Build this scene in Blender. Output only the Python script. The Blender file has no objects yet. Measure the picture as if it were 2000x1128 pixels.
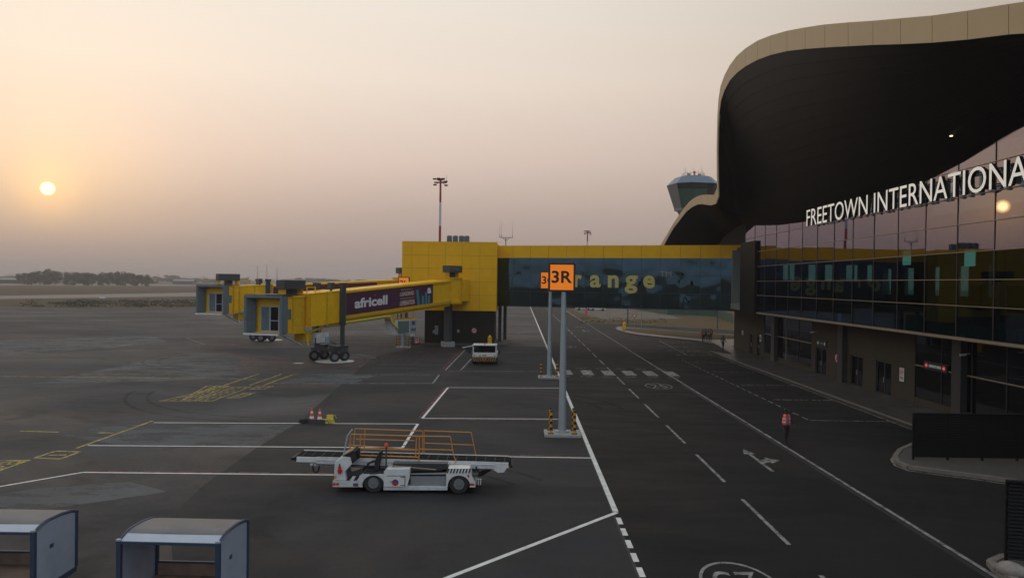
import bpy, bmesh, math, random
from mathutils import Vector, Matrix
random.seed(7)
S = bpy.context.scene
COL = S.collection

# ------------------------------------------------------------------ camera
FOC = 1500.0                       # focal length in pixels of a 2000 px wide frame
CAM = Vector((0.0, 0.0, 8.0))
_f = Vector((-16/FOC, 1.0, -12/FOC)).normalized()
_r0 = _f.cross(Vector((0, 0, 1))).normalized()
_u0 = _r0.cross(_f).normalized()
ROLL = 0.012
_r = _r0*math.cos(ROLL) + _u0*math.sin(ROLL)
_u = _u0*math.cos(ROLL) - _r0*math.sin(ROLL)
cam_d = bpy.data.cameras.new('camera')
cam_d.sensor_width = 36.0
cam_d.lens = 36.0*FOC/2000
cam_d.clip_start = 0.1
cam_d.clip_end = 12000
cam = bpy.data.objects.new('camera', cam_d)
COL.objects.link(cam)
cam.matrix_world = Matrix(((_r.x, _u.x, -_f.x, CAM.x), (_r.y, _u.y, -_f.y, CAM.y), (_r.z, _u.z, -_f.z, CAM.z), (0, 0, 0, 1)))
S.camera = cam
S.render.resolution_x, S.render.resolution_y = 1024, 577

# ------------------------------------------------------------------ sky, sun, exposure
def ray(px, py):
    return _f + _r*((px-1000)/FOC) + _u*((564-py)/FOC)
SUN = ray(93, 368).normalized()
SUN_EL = math.asin(SUN.z)
SUN_AZ = math.atan2(SUN.x, SUN.y)
W = bpy.data.worlds.new('World')
S.world = W
W.use_nodes = True
nt = W.node_tree
nt.nodes.clear()
def N(t, **k):
    n = nt.nodes.new(t)
    for a, b in k.items():
        setattr(n, a, b)
    return n
def L(a, b):
    nt.links.new(a, b)
def ramp(n, stops):
    e = n.color_ramp.elements
    while len(e) > 1:
        e.remove(e[-1])
    e[0].position = stops[0][0]; e[0].color = (*stops[0][1], 1)
    for p, c in stops[1:]:
        x = e.new(p); x.color = (*c, 1)
tc = N('ShaderNodeTexCoord')
sx = N('ShaderNodeSeparateXYZ'); L(tc.outputs['Generated'], sx.inputs[0])
# elevation ramps (input: sine of elevation), the dusty sunward side and the clearer far side
ra = N('ShaderNodeValToRGB'); L(sx.outputs['Z'], ra.inputs[0])
ramp(ra, [(0.0, (.355, .285, .268)), (.035, (.39, .312, .29)), (.085, (.50, .395, .352)), (.155, (.72, .575, .50)), (.25, (.87, .75, .645)), (.36, (.88, .81, .72)), (.7, (.74, .74, .72)), (1, (.62, .66, .69))])
rb = N('ShaderNodeValToRGB'); L(sx.outputs['Z'], rb.inputs[0])
ramp(rb, [(0.0, (.36, .37, .42)), (.08, (.44, .47, .54)), (.25, (.57, .64, .75)), (.5, (.64, .73, .83)), (1, (.66, .71, .75))])
dot = N('ShaderNodeVectorMath', operation='DOT_PRODUCT'); L(tc.outputs['Generated'], dot.inputs[0]); dot.inputs[1].default_value = SUN
mr = N('ShaderNodeMapRange', interpolation_type='SMOOTHSTEP'); L(dot.outputs['Value'], mr.inputs['Value'])
mr.inputs['From Min'].default_value = .25; mr.inputs['From Max'].default_value = 1.0
rm = N('ShaderNodeValToRGB'); L(sx.outputs['Z'], rm.inputs[0])
ramp(rm, [(0.0, (.30, .245, .215)), (.08, (.365, .295, .245)), (.25, (.45, .37, .31)), (.5, (.54, .50, .46)), (1, (.62, .66, .69))])
mb_ = N('ShaderNodeMapRange', interpolation_type='SMOOTHSTEP'); L(dot.outputs['Value'], mb_.inputs['Value'])
mb_.inputs['From Min'].default_value = -.45; mb_.inputs['From Max'].default_value = .45
m0 = N('ShaderNodeMix', data_type='RGBA'); L(mb_.outputs[0], m0.inputs[0]); L(rb.outputs[0], m0.inputs[6]); L(rm.outputs[0], m0.inputs[7])
mx = N('ShaderNodeMix', data_type='RGBA'); L(mr.outputs[0], mx.inputs[0]); L(m0.outputs[2], mx.inputs[6]); L(ra.outputs[0], mx.inputs[7])
def powdot(p, col):
    c = N('ShaderNodeMath', operation='MAXIMUM'); L(dot.outputs['Value'], c.inputs[0]); c.inputs[1].default_value = 0
    q = N('ShaderNodeMath', operation='POWER'); L(c.outputs[0], q.inputs[0]); q.inputs[1].default_value = p
    v = N('ShaderNodeVectorMath', operation='SCALE'); v.inputs[0].default_value = col; L(q.outputs[0], v.inputs['Scale'])
    return v.outputs[0]
def add(a, b):
    v = N('ShaderNodeVectorMath', operation='ADD'); L(a, v.inputs[0]); L(b, v.inputs[1]); return v.outputs[0]
disc = N('ShaderNodeMapRange', interpolation_type='SMOOTHSTEP'); L(dot.outputs['Value'], disc.inputs['Value'])
disc.inputs['From Min'].default_value = math.cos(math.radians(.45)); disc.inputs['From Max'].default_value = math.cos(math.radians(.33))
dv = N('ShaderNodeVectorMath', operation='SCALE'); dv.inputs[0].default_value = (3.2, 2.0, .6); L(disc.outputs[0], dv.inputs['Scale'])
sky = N('ShaderNodeTexSky'); sky.sky_type = 'NISHITA'; sky.sun_disc = False
sky.sun_elevation = SUN_EL; sky.sun_rotation = SUN_AZ; sky.dust_density = 6; sky.air_density = 1.2
sc = N('ShaderNodeVectorMath', operation='SCALE'); L(sky.outputs[0], sc.inputs[0]); sc.inputs['Scale'].default_value = .003
gz = N('ShaderNodeMapRange', interpolation_type='SMOOTHSTEP'); L(sx.outputs['Z'], gz.inputs['Value'])   # thick dust swallows the glow near the ground
gz.inputs['From Min'].default_value = -.01; gz.inputs['From Max'].default_value = .14
gs = N('ShaderNodeVectorMath', operation='SCALE'); L(add(powdot(26, (.12, .075, .03)), powdot(200, (.22, .12, .0))), gs.inputs[0]); L(gz.outputs[0], gs.inputs['Scale'])
tot = add(add(add(mx.outputs[2], gs.outputs[0]), powdot(2200, (.30, .15, .0))), dv.outputs[0])
tot = add(tot, sc.outputs[0])
bg = N('ShaderNodeBackground'); L(tot, bg.inputs[0]); bg.inputs[1].default_value = 1.0
wo = N('ShaderNodeOutputWorld'); L(bg.outputs[0], wo.inputs[0])
W.cycles.sampling_method = 'MANUAL'; W.cycles.sample_map_resolution = 1024

sun_d = bpy.data.lights.new('sun', 'SUN')
sun_d.energy = 0.0004; sun_d.angle = math.radians(.53); sun_d.color = (1.0, .52, .2)
sun_o = bpy.data.objects.new('sun', sun_d); COL.objects.link(sun_o)
sun_o.rotation_euler = (-SUN).to_track_quat('-Z', 'Y').to_euler()
S.view_settings.view_transform = 'Standard'; S.view_settings.look = 'None'
S.view_settings.exposure = 0.0; S.view_settings.gamma = 1.0; S.view_settings.use_curve_mapping = False
S.cycles.use_denoising = True
S.cycles.max_bounces = 8
S.cycles.transparent_max_bounces = 24

# ------------------------------------------------------------------ helpers
def G(px, py, z=0.0):
    """ground point seen at a pixel of the 2000x1128 photograph"""
    d = ray(px, py); t = (z-CAM.z)/d.z
    return CAM + d*t
def PY(px, py, y):
    d = ray(px, py); return CAM + d*((y-CAM.y)/d.y)
def PX(px, py, x):
    d = ray(px, py); return CAM + d*((x-CAM.x)/d.x)

def mat(name, col, rough=.6, metal=0.0, var=.12, scale=3.0, bump=0.0, bscale=40.0, spec=.5, emit=None, es=0.0, coat=0.0):
    m = bpy.data.materials.new(name); m.use_nodes = True
    t = m.node_tree; b = t.nodes['Principled BSDF']
    b.inputs['Roughness'].default_value = rough; b.inputs['Metallic'].default_value = metal
    b.inputs['Specular IOR Level'].default_value = spec
    b.inputs['Coat Weight'].default_value = coat
    g = t.nodes.new('ShaderNodeTexCoord')
    n = t.nodes.new('ShaderNodeTexNoise'); n.inputs['Scale'].default_value = scale; n.inputs['Detail'].default_value = 6
    n.inputs['Roughness'].default_value = .65
    t.links.new(g.outputs['Object'], n.inputs['Vector'])
    r = t.nodes.new('ShaderNodeMapRange'); t.links.new(n.outputs['Fac'], r.inputs['Value'])
    r.inputs['From Min'].default_value = .25; r.inputs['From Max'].default_value = .75
    r.inputs['To Min'].default_value = 1-var; r.inputs['To Max'].default_value = 1+var
    v = t.nodes.new('ShaderNodeVectorMath'); v.operation = 'SCALE'; v.inputs[0].default_value = col
    t.links.new(r.outputs[0], v.inputs['Scale']); t.links.new(v.outputs[0], b.inputs['Base Color'])
    if bump:
        n2 = t.nodes.new('ShaderNodeTexNoise'); n2.inputs['Scale'].default_value = bscale; n2.inputs['Detail'].default_value = 4
        t.links.new(g.outputs['Object'], n2.inputs['Vector'])
        bp = t.nodes.new('ShaderNodeBump'); bp.inputs['Strength'].default_value = bump; bp.inputs['Distance'].default_value = .02
        t.links.new(n2.outputs['Fac'], bp.inputs['Height']); t.links.new(bp.outputs[0], b.inputs['Normal'])
    if emit:
        b.inputs['Emission Color'].default_value = (*emit, 1); b.inputs['Emission Strength'].default_value = es
    return m

def ground_mat(name, cols, stops, scale, stretch=(1, 1, 1), rough=.75, fine=5.0, bump=.25, spec=.4, fineamt=.16, rvar=.12, mid=.45, stain=1.0, hue=.03, ragged=False):
    """asphalt/earth: two octaves of blotches, streaks and grit"""
    m = bpy.data.materials.new(name); m.use_nodes = True
    t = m.node_tree; b = t.nodes['Principled BSDF']; b.inputs['Specular IOR Level'].default_value = spec
    def nn(x, **k):
        n = t.nodes.new(x)
        for a, c in k.items(): setattr(n, a, c)
        return n
    g = nn('ShaderNodeTexCoord'); mp = nn('ShaderNodeMapping'); mp.inputs['Scale'].default_value = stretch
    t.links.new(g.outputs['Object'], mp.inputs[0])
    n = nn('ShaderNodeTexNoise'); n.inputs['Scale'].default_value = scale; n.inputs['Detail'].default_value = 9; n.inputs['Roughness'].default_value = .62
    n.inputs['Distortion'].default_value = .6
    t.links.new(mp.outputs[0], n.inputs['Vector'])
    cr = nn('ShaderNodeValToRGB'); e = cr.color_ramp.elements
    e[0].position = stops[0]; e[0].color = (*cols[0], 1); e[1].position = stops[-1]; e[1].color = (*cols[-1], 1)
    for p, c in list(zip(stops, cols))[1:-1]:
        x = e.new(p); x.color = (*c, 1)
    t.links.new(n.outputs['Fac'], cr.inputs[0])
    n2 = nn('ShaderNodeTexNoise'); n2.inputs['Scale'].default_value = fine; n2.inputs['Detail'].default_value = 6; n2.inputs['Roughness'].default_value = .8
    t.links.new(g.outputs['Object'], n2.inputs['Vector'])
    n3 = nn('ShaderNodeTexNoise'); n3.inputs['Scale'].default_value = mid; n3.inputs['Detail'].default_value = 8; n3.inputs['Roughness'].default_value = .65
    mp3 = nn('ShaderNodeMapping'); mp3.inputs['Scale'].default_value = (stretch[0]*.55, stretch[1]*1.5, 1); mp3.inputs['Rotation'].default_value = (0, 0, .5)
    t.links.new(g.outputs['Object'], mp3.inputs[0]); t.links.new(mp3.outputs[0], n3.inputs['Vector'])
    def rng(src, f0, f1, t0, t1):
        r = nn('ShaderNodeMapRange'); t.links.new(src, r.inputs['Value'])
        for k, q in zip(('From Min', 'From Max', 'To Min', 'To Max'), (f0, f1, t0, t1)): r.inputs[k].default_value = q
        return r.outputs[0]
    def mul(a, c):
        q = nn('ShaderNodeMath', operation='MULTIPLY'); t.links.new(a, q.inputs[0]); t.links.new(c, q.inputs[1]); return q.outputs[0]
    ns = nn('ShaderNodeTexNoise'); ns.inputs['Scale'].default_value = mid*.7; ns.inputs['Detail'].default_value = 5; ns.inputs['Distortion'].default_value = 1.2
    mps = nn('ShaderNodeMapping'); mps.inputs['Location'].default_value = (37, 11, 5); t.links.new(g.outputs['Object'], mps.inputs[0]); t.links.new(mps.outputs[0], ns.inputs['Vector'])
    k = mul(mul(rng(n2.outputs['Fac'], .3, .7, 1-fineamt*.8, 1+fineamt*.8), rng(n3.outputs['Fac'], .3, .7, 1-fineamt, 1+fineamt)), rng(ns.outputs['Fac'], .58, .70, 1.0, stain))
    nh = nn('ShaderNodeTexNoise'); nh.inputs['Scale'].default_value = mid*.35; nh.inputs['Detail'].default_value = 4
    mph = nn('ShaderNodeMapping'); mph.inputs['Location'].default_value = (5, 71, 3); t.links.new(g.outputs['Object'], mph.inputs[0]); t.links.new(mph.outputs[0], nh.inputs['Vector'])
    hm_ = nn('ShaderNodeMix', data_type='RGBA'); t.links.new(rng(nh.outputs['Fac'], .38, .62, 0, 1), hm_.inputs[0]); hm_.inputs[6].default_value = (1+hue, 1, 1-hue, 1); hm_.inputs[7].default_value = (1-hue, 1, 1+hue, 1)
    vm = nn('ShaderNodeVectorMath', operation='MULTIPLY'); t.links.new(cr.outputs[0], vm.inputs[0]); t.links.new(hm_.outputs[2], vm.inputs[1])
    v = nn('ShaderNodeVectorMath', operation='SCALE'); t.links.new(vm.outputs[0], v.inputs[0]); t.links.new(k, v.inputs['Scale'])
    if ragged:
        t.links.new(rng(n3.outputs['Fac'], .30, .52, 0, .85), b.inputs['Alpha'])
    t.links.new(v.outputs[0], b.inputs['Base Color'])
    rr = nn('ShaderNodeMapRange'); t.links.new(n3.outputs['Fac'], rr.inputs['Value'])
    rr.inputs['From Min'].default_value = .3; rr.inputs['From Max'].default_value = .7
    rr.inputs['To Min'].default_value = rough-rvar; rr.inputs['To Max'].default_value = rough+rvar
    t.links.new(rr.outputs[0], b.inputs['Roughness'])
    bp = nn('ShaderNodeBump'); bp.inputs['Strength'].default_value = bump; bp.inputs['Distance'].default_value = .01
    t.links.new(n2.outputs['Fac'], bp.inputs['Height']); t.links.new(bp.outputs[0], b.inputs['Normal'])
    return m

def worn(m, lo, hi, scale=2.2):
    t = m.node_tree; b = t.nodes['Principled BSDF']; g = t.nodes.new('ShaderNodeTexCoord'); n = t.nodes.new('ShaderNodeTexNoise')
    n.inputs['Scale'].default_value = scale; n.inputs['Detail'].default_value = 7; n.inputs['Roughness'].default_value = .75
    t.links.new(g.outputs['Object'], n.inputs['Vector'])
    r = t.nodes.new('ShaderNodeMapRange'); t.links.new(n.outputs['Fac'], r.inputs['Value']); r.inputs['From Min'].default_value = lo; r.inputs['From Max'].default_value = hi
    r.inputs['To Min'].default_value = .12
    t.links.new(r.outputs[0], b.inputs['Alpha']); return m

def glass_mat(name, tint, refl, ior, rough=.015, wave=0.0):
    """coated pane: mirror reflection by Fresnel over tinted see-through"""
    m = bpy.data.materials.new(name); m.use_nodes = True
    t = m.node_tree; t.nodes.clear()
    fr = t.nodes.new('ShaderNodeFresnel'); fr.inputs['IOR'].default_value = ior
    tr = t.nodes.new('ShaderNodeBsdfTransparent'); tr.inputs[0].default_value = (*tint, 1)
    gl = t.nodes.new('ShaderNodeBsdfGlossy'); gl.inputs[0].default_value = (*refl, 1); gl.inputs['Roughness'].default_value = rough
    mxn = t.nodes.new('ShaderNodeMixShader'); o = t.nodes.new('ShaderNodeOutputMaterial')
    ge = t.nodes.new('ShaderNodeNewGeometry'); om = t.nodes.new('ShaderNodeMath'); om.operation = 'SUBTRACT'; om.inputs[0].default_value = 1.0
    t.links.new(ge.outputs['Backfacing'], om.inputs[1]); fm = t.nodes.new('ShaderNodeMath'); fm.operation = 'MULTIPLY'      # one reflection per pane, from its outer face
    t.links.new(fr.outputs[0], fm.inputs[0]); t.links.new(om.outputs[0], fm.inputs[1])
    t.links.new(fm.outputs[0], mxn.inputs[0]); t.links.new(tr.outputs[0], mxn.inputs[1]); t.links.new(gl.outputs[0], mxn.inputs[2])
    t.links.new(mxn.outputs[0], o.inputs[0])
    if wave:
        g = t.nodes.new('ShaderNodeTexCoord'); n = t.nodes.new('ShaderNodeTexNoise'); n.inputs['Scale'].default_value = .35; n.inputs['Detail'].default_value = 1
        t.links.new(g.outputs['Object'], n.inputs['Vector'])
        bp = t.nodes.new('ShaderNodeBump'); bp.inputs['Strength'].default_value = 1; bp.inputs['Distance'].default_value = wave
        t.links.new(n.outputs['Fac'], bp.inputs['Height'])
        for x in (fr, gl): t.links.new(bp.outputs[0], x.inputs['Normal'])
    return m

M = dict(
    white=mat('white_paint', (.62, .63, .62), .42, var=.14, scale=2.2, coat=.15),
    white_dirty=mat('white_scuffed_paint', (.52, .53, .53), .5, var=.25, scale=3.5),
    yellow=mat('yellow_panel_paint', (.82, .455, .005), .45, var=.13, scale=1.6, spec=.25),
    yellow_dk=mat('yellow_steel_paint', (.62, .36, .008), .5, var=.18, scale=4, spec=.25),
    yellow_clad=mat('yellow_cladding', (.82, .44, .004), .45, var=.08, scale=.8, spec=.2),
    orange=mat('orange_rail_paint', (.55, .22, .03), .5, var=.15, scale=8),
    purple=mat('purple_vinyl', (.075, .018, .055), .42, var=.1, scale=2),
    teal=mat('teal_vinyl', (.03, .25, .27), .5),
    pink=mat('pink_vinyl', (.42, .12, .11), .5),
    lettering=mat('white_vinyl', (.72, .70, .70), .5, var=.05),
    lettering_pale=mat('cream_vinyl', (.62, .5, .42), .5, var=.05),
    black=mat('black_rubber', (.012, .012, .013), .65, var=.3),
    tyre=mat('tyre_rubber', (.018, .018, .019), .8, var=.3, scale=12, bump=.3),
    rim=mat('dusty_rim', (.15, .155, .16), .55, var=.3, scale=9),
    grey=mat('grey_steel', (.22, .24, .25), .5, metal=.1, var=.12),
    greydk=mat('dark_grey_steel', (.045, .05, .052), .5, var=.2),
    canvas=mat('grey_green_canvas', (.115, .15, .155), .75, var=.14, scale=3, bump=.2, bscale=14),
    galv=mat('galvanised_steel', (.34, .38, .41), .45, metal=.25, var=.12, scale=2),
    concrete=mat('concrete', (.33, .32, .30), .85, var=.16, scale=4, bump=.3),
    concrete_dk=mat('stained_concrete', (.075, .072, .066), .85, var=.22, scale=3, bump=.3),
    wall=mat('brown_render', (.055, .045, .033), .85, var=.08, scale=1.5, spec=.2),
    wall_dk=mat('dark_corrugated_sheet', (.022, .02, .016), .7, var=.12, scale=3, spec=.2),
    darkmetal=mat('anthracite_metal', (.032, .034, .036), .45, var=.15),
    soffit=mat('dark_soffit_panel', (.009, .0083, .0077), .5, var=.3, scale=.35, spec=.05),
    fascia=mat('champagne_metal', (.50, .375, .21), .5, metal=.0, var=.06, scale=.6, spec=.3),
    trim=mat('bronze_trim', (.26, .20, .14), .45, var=.15),
    letter_face=mat('letter_acrylic_added_glow', (.78, .76, .70), .4, var=.03, emit=(1, .95, .84), es=.34),  # emission added to brighten the name letters' faces, not a lit sign
    sign_orange=mat('orange_sign_face', (.80, .22, .01), .45, var=.03, emit=(1, .23, .008), es=.42),
    sign_black=mat('black_sign_print', (.01, .01, .01), .5),
    red=mat('red_paint', (.50, .02, .02), .45, var=.12),
    mast_red=mat('mast_red', (.33, .03, .025), .5, var=.1),
    mast_white=mat('mast_white', (.50, .53, .56), .5, var=.08),
    cone=mat('cone_orange_red', (.72, .06, .035), .5, var=.08),
    cone_white=mat('cone_reflective_white', (.7, .7, .68), .4, var=.05),
    bumper=mat('worn_bumper_yellow', (.30, .21, .05), .6, var=.25, scale=6),
    bol_yellow=mat('bollard_amber', (.62, .30, .02), .45, var=.1),
    chock=mat('chock_yellow', (.55, .42, .05), .6, var=.2, scale=9),
    belt=mat('conveyor_belt', (.007, .008, .009), .85, var=.25, scale=5, spec=.1),
    cart_blue=mat('cart_navy_frame', (.028, .045, .085), .5, var=.2),
    cart_panel=mat('cart_end_sheet', (.40, .45, .54), .35, metal=.3, var=.12, scale=2),
    cart_roof=mat('cart_roof_sheet', (.13, .128, .135), .55, metal=.1, var=.22, scale=1.4),
    ply=mat('worn_plywood', (.24, .16, .12), .7, var=.35, scale=3),
    paint_w=mat('road_paint_white', (.62, .62, .60), .7, var=.22, scale=2.5, bump=.2),
    paint_w_old=mat('road_paint_worn', (.30, .30, .28), .75, var=.35, scale=2.0, bump=.2),
    paint_y=mat('road_paint_yellow', (.40, .31, .085), .7, var=.3, scale=2.5, bump=.2),
    paint_r=mat('road_paint_red', (.22, .05, .055), .75, var=.3, scale=2.5),
    kerb=mat('kerb_stone', (.17, .155, .135), .85, var=.25, scale=2, bump=.3),
    skin=mat('skin', (.06, .032, .02), .55),
    cloth_dk=mat('dark_cloth', (.012, .012, .015), .85),
    vest=mat('hi_vis_coral', (1.0, .13, .085), .7, var=.06),
    vest_green=mat('hi_vis_green', (.35, .60, .10), .7, var=.06),
    refl=mat('reflective_tape', (.6, .6, .6), .35),
    shirt=mat('patterned_shirt', (.18, .18, .22), .8, var=.8, scale=30),
    leaf=mat('leaf_dark', (.035, .045, .022), .7, var=.4, scale=.4),
    leaf2=mat('leaf_olive', (.05, .052, .026), .7, var=.4, scale=.4),
    bark=mat('bark', (.06, .045, .035), .9, var=.3),
    bush=mat('bush_leaf', (.045, .055, .025), .7, var=.5, scale=.3),
    green=mat('green_fence_mesh', (.008, .065, .045), .6, var=.25, scale=1),
    magenta=mat('pink_post', (.62, .05, .14), .5),
    downlight=mat('lit_downlight', (.9, .8, .6), .4, emit=(1, .8, .45), es=2.0),
    lit_red=mat('lit_red', (.6, .02, .03), .4, emit=(1, .03, .05), es=.2),
    lit_white=mat('lit_white', (.8, .8, .8), .4, emit=(.9, .95, 1), es=.1),
    screen_lit=mat('lit_display', (.2, .3, .28), .4, emit=(.7, 1.0, .85), es=.6),
    interior=mat('interior_wall', (.20, .22, .20), .7),
    roofing=mat('roof_membrane', (.28, .28, .28), .8),
    tower_skin=mat('tower_cladding', (.15, .17, .185), .45, metal=.2, var=.08),
    tower_roof=mat('tower_roof', (.12, .165, .23), .4, metal=.2, var=.08),
    rock=mat('white_boulder', (.24, .22, .195), .85, var=.3, scale=5, bump=.5),
    asphalt=ground_mat('road_asphalt', [(.0068, .0068, .0072), (.0105, .0102, .0102), (.017, .0163, .0155)], [.36, .5, .64], .09, rough=.80, spec=.2, fineamt=.20, stain=.72, hue=.04),
    apron=ground_mat('apron_asphalt', [(.021, .0225, .027), (.037, .0365, .039), (.058, .053, .052), (.090, .081, .076)], [.38, .46, .55, .66], .055, stretch=(1, 1.5, 1), rough=.78, spec=.25, fineamt=.30, stain=.62, hue=.09),
    apron_new=ground_mat('newer_asphalt', [(.015, .016, .0185), (.024, .0245, .0265), (.038, .037, .037)], [.38, .5, .64], .08, rough=.8, spec=.22, fineamt=.24, stain=.66, hue=.06),
    slab=ground_mat('apron_concrete', [(.058, .062, .067), (.082, .087, .092), (.108, .112, .115)], [.3, .5, .7], .12, rough=.72, spec=.3, fineamt=.2, hue=.05, ragged=True),
    earth=ground_mat('dry_earth_grass', [(.075, .043, .03), (.105, .07, .045), (.072, .064, .034), (.135, .10, .068)], [.28, .45, .58, .74], .045, rough=.9, spec=.1, fine=8, bump=.6, fineamt=.3),
    verge=ground_mat('dry_verge_grass', [(.085, .045, .025), (.10, .072, .034), (.075, .070, .028)], [.3, .5, .7], .5, rough=.95, spec=.1, fine=20, bump=.8, fineamt=.35),
    gravel=ground_mat('pale_gravel', [(.10, .082, .066), (.145, .125, .10), (.18, .158, .135)], [.3, .5, .7], .3, rough=.9, spec=.1, fine=15, bump=.8, fineamt=.3),
    taxi=ground_mat('taxiway_asphalt', [(.085, .08, .076), (.115, .105, .098)], [.35, .65], .03, rough=.6, spec=.45),
    paving=ground_mat('polished_paving', [(.045, .043, .042), (.075, .068, .062)], [.35, .65], .6, rough=.42, spec=.3, bump=.05, fineamt=.08, rvar=.07),
    glass=glass_mat('facade_glass', (.14, .22, .22), (.82, .78, 1.0), 2.7),
    glass_b=glass_mat('corridor_glass', (.035, .055, .065), (.34, .62, .82), 2.3, wave=.05),
    glass_g=glass_mat('shopfront_glass', (.16, .19, .20), (.55, .62, .8), 1.75),
    glass_t=glass_mat('tower_glass', (.10, .22, .20), (.5, .7, .7), 1.6),
    screen=glass_mat('windscreen_glass', (.25, .28, .28), (.85, .9, .9), 1.5),
)

M['paint_w'] = worn(M['paint_w'], .22, .42); M['paint_w_old'] = worn(M['paint_w_old'], .30, .62); M['paint_y'] = worn(M['paint_y'], .30, .58); M['paint_r'] = worn(M['paint_r'], .34, .60)
M['rubber_mark'] = worn(mat('tyre_rubber_mark', (.012, .012, .013), .8, spec=.2), .45, 1.1, 1.2)
M['soffit_rib'] = mat('soffit_rib', (.016, .014, .012), .5, spec=.1)
M['screen_black'] = mat('black_louvre', (.008, .008, .0085), .6, spec=.2)
M['glass_low'] = glass_mat('vision_glass', (.25, .41, .41), (.45, .55, .9), 1.5)
class MB:
    """collects solids and links them as one mesh object"""
    def __init__(s):
        s.v = []; s.f = []
    def add(s, vs, fs):
        o = len(s.v); s.v += [tuple(x) for x in vs]; s.f += [tuple(o+i for i in f) for f in fs]; return s
    def box(s, x0, x1, y0, y1, z0, z1):
        return s.add([(x0, y0, z0), (x1, y0, z0), (x1, y1, z0), (x0, y1, z0), (x0, y0, z1), (x1, y0, z1), (x1, y1, z1), (x0, y1, z1)],
                     [(0, 3, 2, 1), (4, 5, 6, 7), (0, 1, 5, 4), (1, 2, 6, 5), (2, 3, 7, 6), (3, 0, 4, 7)])
    def hexa(s, lo, hi):
        """8-corner solid: lo and hi are matching 4-point rings"""
        return s.add(list(lo)+list(hi), [(0, 3, 2, 1), (4, 5, 6, 7), (0, 1, 5, 4), (1, 2, 6, 5), (2, 3, 7, 6), (3, 0, 4, 7)])
    def prism(s, ring, off):
        """polygon ring (3-D points) extruded by vector off"""
        n = len(ring); a = [Vector(p) for p in ring]; b = [p+Vector(off) for p in a]
        return s.add(a+b, [tuple(range(n))[::-1], tuple(range(n, 2*n))]+[(i, (i+1) % n, n+(i+1) % n, n+i) for i in range(n)])
    def sheet(s, ring):
        return s.add(ring, [tuple(range(len(ring)))])
    def cyl(s, p0, p1, r0, r1=None, n=12, caps=True):
        r1 = r0 if r1 is None else r1
        p0, p1 = Vector(p0), Vector(p1); d = (p1-p0).normalized()
        a = d.cross(Vector((0, 0, 1)) if abs(d.z) < .9 else Vector((1, 0, 0))).normalized(); b = d.cross(a)
        vs = []
        for p, r in ((p0, r0), (p1, r1)):
            for i in range(n):
                t = 2*math.pi*i/n; vs.append(p+a*(r*math.cos(t))+b*(r*math.sin(t)))
        fs = [(i, (i+1) % n, n+(i+1) % n, n+i) for i in range(n)]
        if caps: fs += [tuple(range(n))[::-1], tuple(range(n, 2*n))]
        return s.add(vs, fs)
    def tube(s, pts, r, n=8):
        for a, b in zip(pts, pts[1:]):
            s.cyl(a, b, r, n=n)
        return s
    def lathe(s, prof, c=(0, 0, 0), n=16):
        vs = []; fs = []
        for r, z in prof:
            for i in range(n):
                t = 2*math.pi*i/n; vs.append((c[0]+r*math.cos(t), c[1]+r*math.sin(t), c[2]+z))
        for k in range(len(prof)-1):
            for i in range(n):
                fs.append((k*n+i, k*n+(i+1) % n, (k+1)*n+(i+1) % n, (k+1)*n+i))
        fs += [tuple(range(n))[::-1], tuple((len(prof)-1)*n+i for i in range(n))]
        return s.add(vs, fs)
    def wheel(s, c, r, w, axis, prof=None, n=24):
        """solid of revolution about a horizontal axis through c"""
        ax = Vector(axis).normalized(); up = Vector((0, 0, 1)); sd = ax.cross(up)
        prof = prof or [(r*.55, -w/2), (r*.93, -w/2), (r, -w*.3), (r, w*.3), (r*.93, w/2), (r*.55, w/2)]
        vs = []; fs = []
        for rr, o in prof:
            for i in range(n):
                t = 2*math.pi*i/n; vs.append(Vector(c)+ax*o+up*(rr*math.cos(t))+sd*(rr*math.sin(t)))
        for k in range(len(prof)-1):
            for i in range(n):
                fs.append((k*n+i, k*n+(i+1) % n, (k+1)*n+(i+1) % n, (k+1)*n+i))
        fs += [tuple(range(n))[::-1], tuple((len(prof)-1)*n+i for i in range(n))]
        return s.add(vs, fs)
    def grid(s, rows, thick=None):
        n = len(rows[0]); vs = [p for r in rows for p in r]
        fs = [(k*n+i, k*n+i+1, (k+1)*n+i+1, (k+1)*n+i) for k in range(len(rows)-1) for i in range(n-1)]
        return s.add(vs, fs)
    def build(s, name, m, parent=None, smooth=False, bevel=0.0, recalc=True):
        me = bpy.data.meshes.new(name); me.from_pydata([tuple(v) for v in s.v], [], s.f)
        if recalc:
            bm = bmesh.new(); bm.from_mesh(me); bmesh.ops.recalc_face_normals(bm, faces=bm.faces); bm.to_mesh(me); bm.free()
        me.materials.append(M[m] if isinstance(m, str) else m)
        if smooth:
            me.polygons.foreach_set('use_smooth', [True]*len(me.polygons)); me.set_sharp_from_angle(angle=math.radians(38))
        me.update()
        o = bpy.data.objects.new(name, me); COL.objects.link(o)
        if parent: o.parent = parent
        if bevel:
            b = o.modifiers.new('bevel', 'BEVEL'); b.width = bevel; b.segments = 2; b.limit_method = 'ANGLE'
        return o

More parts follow.
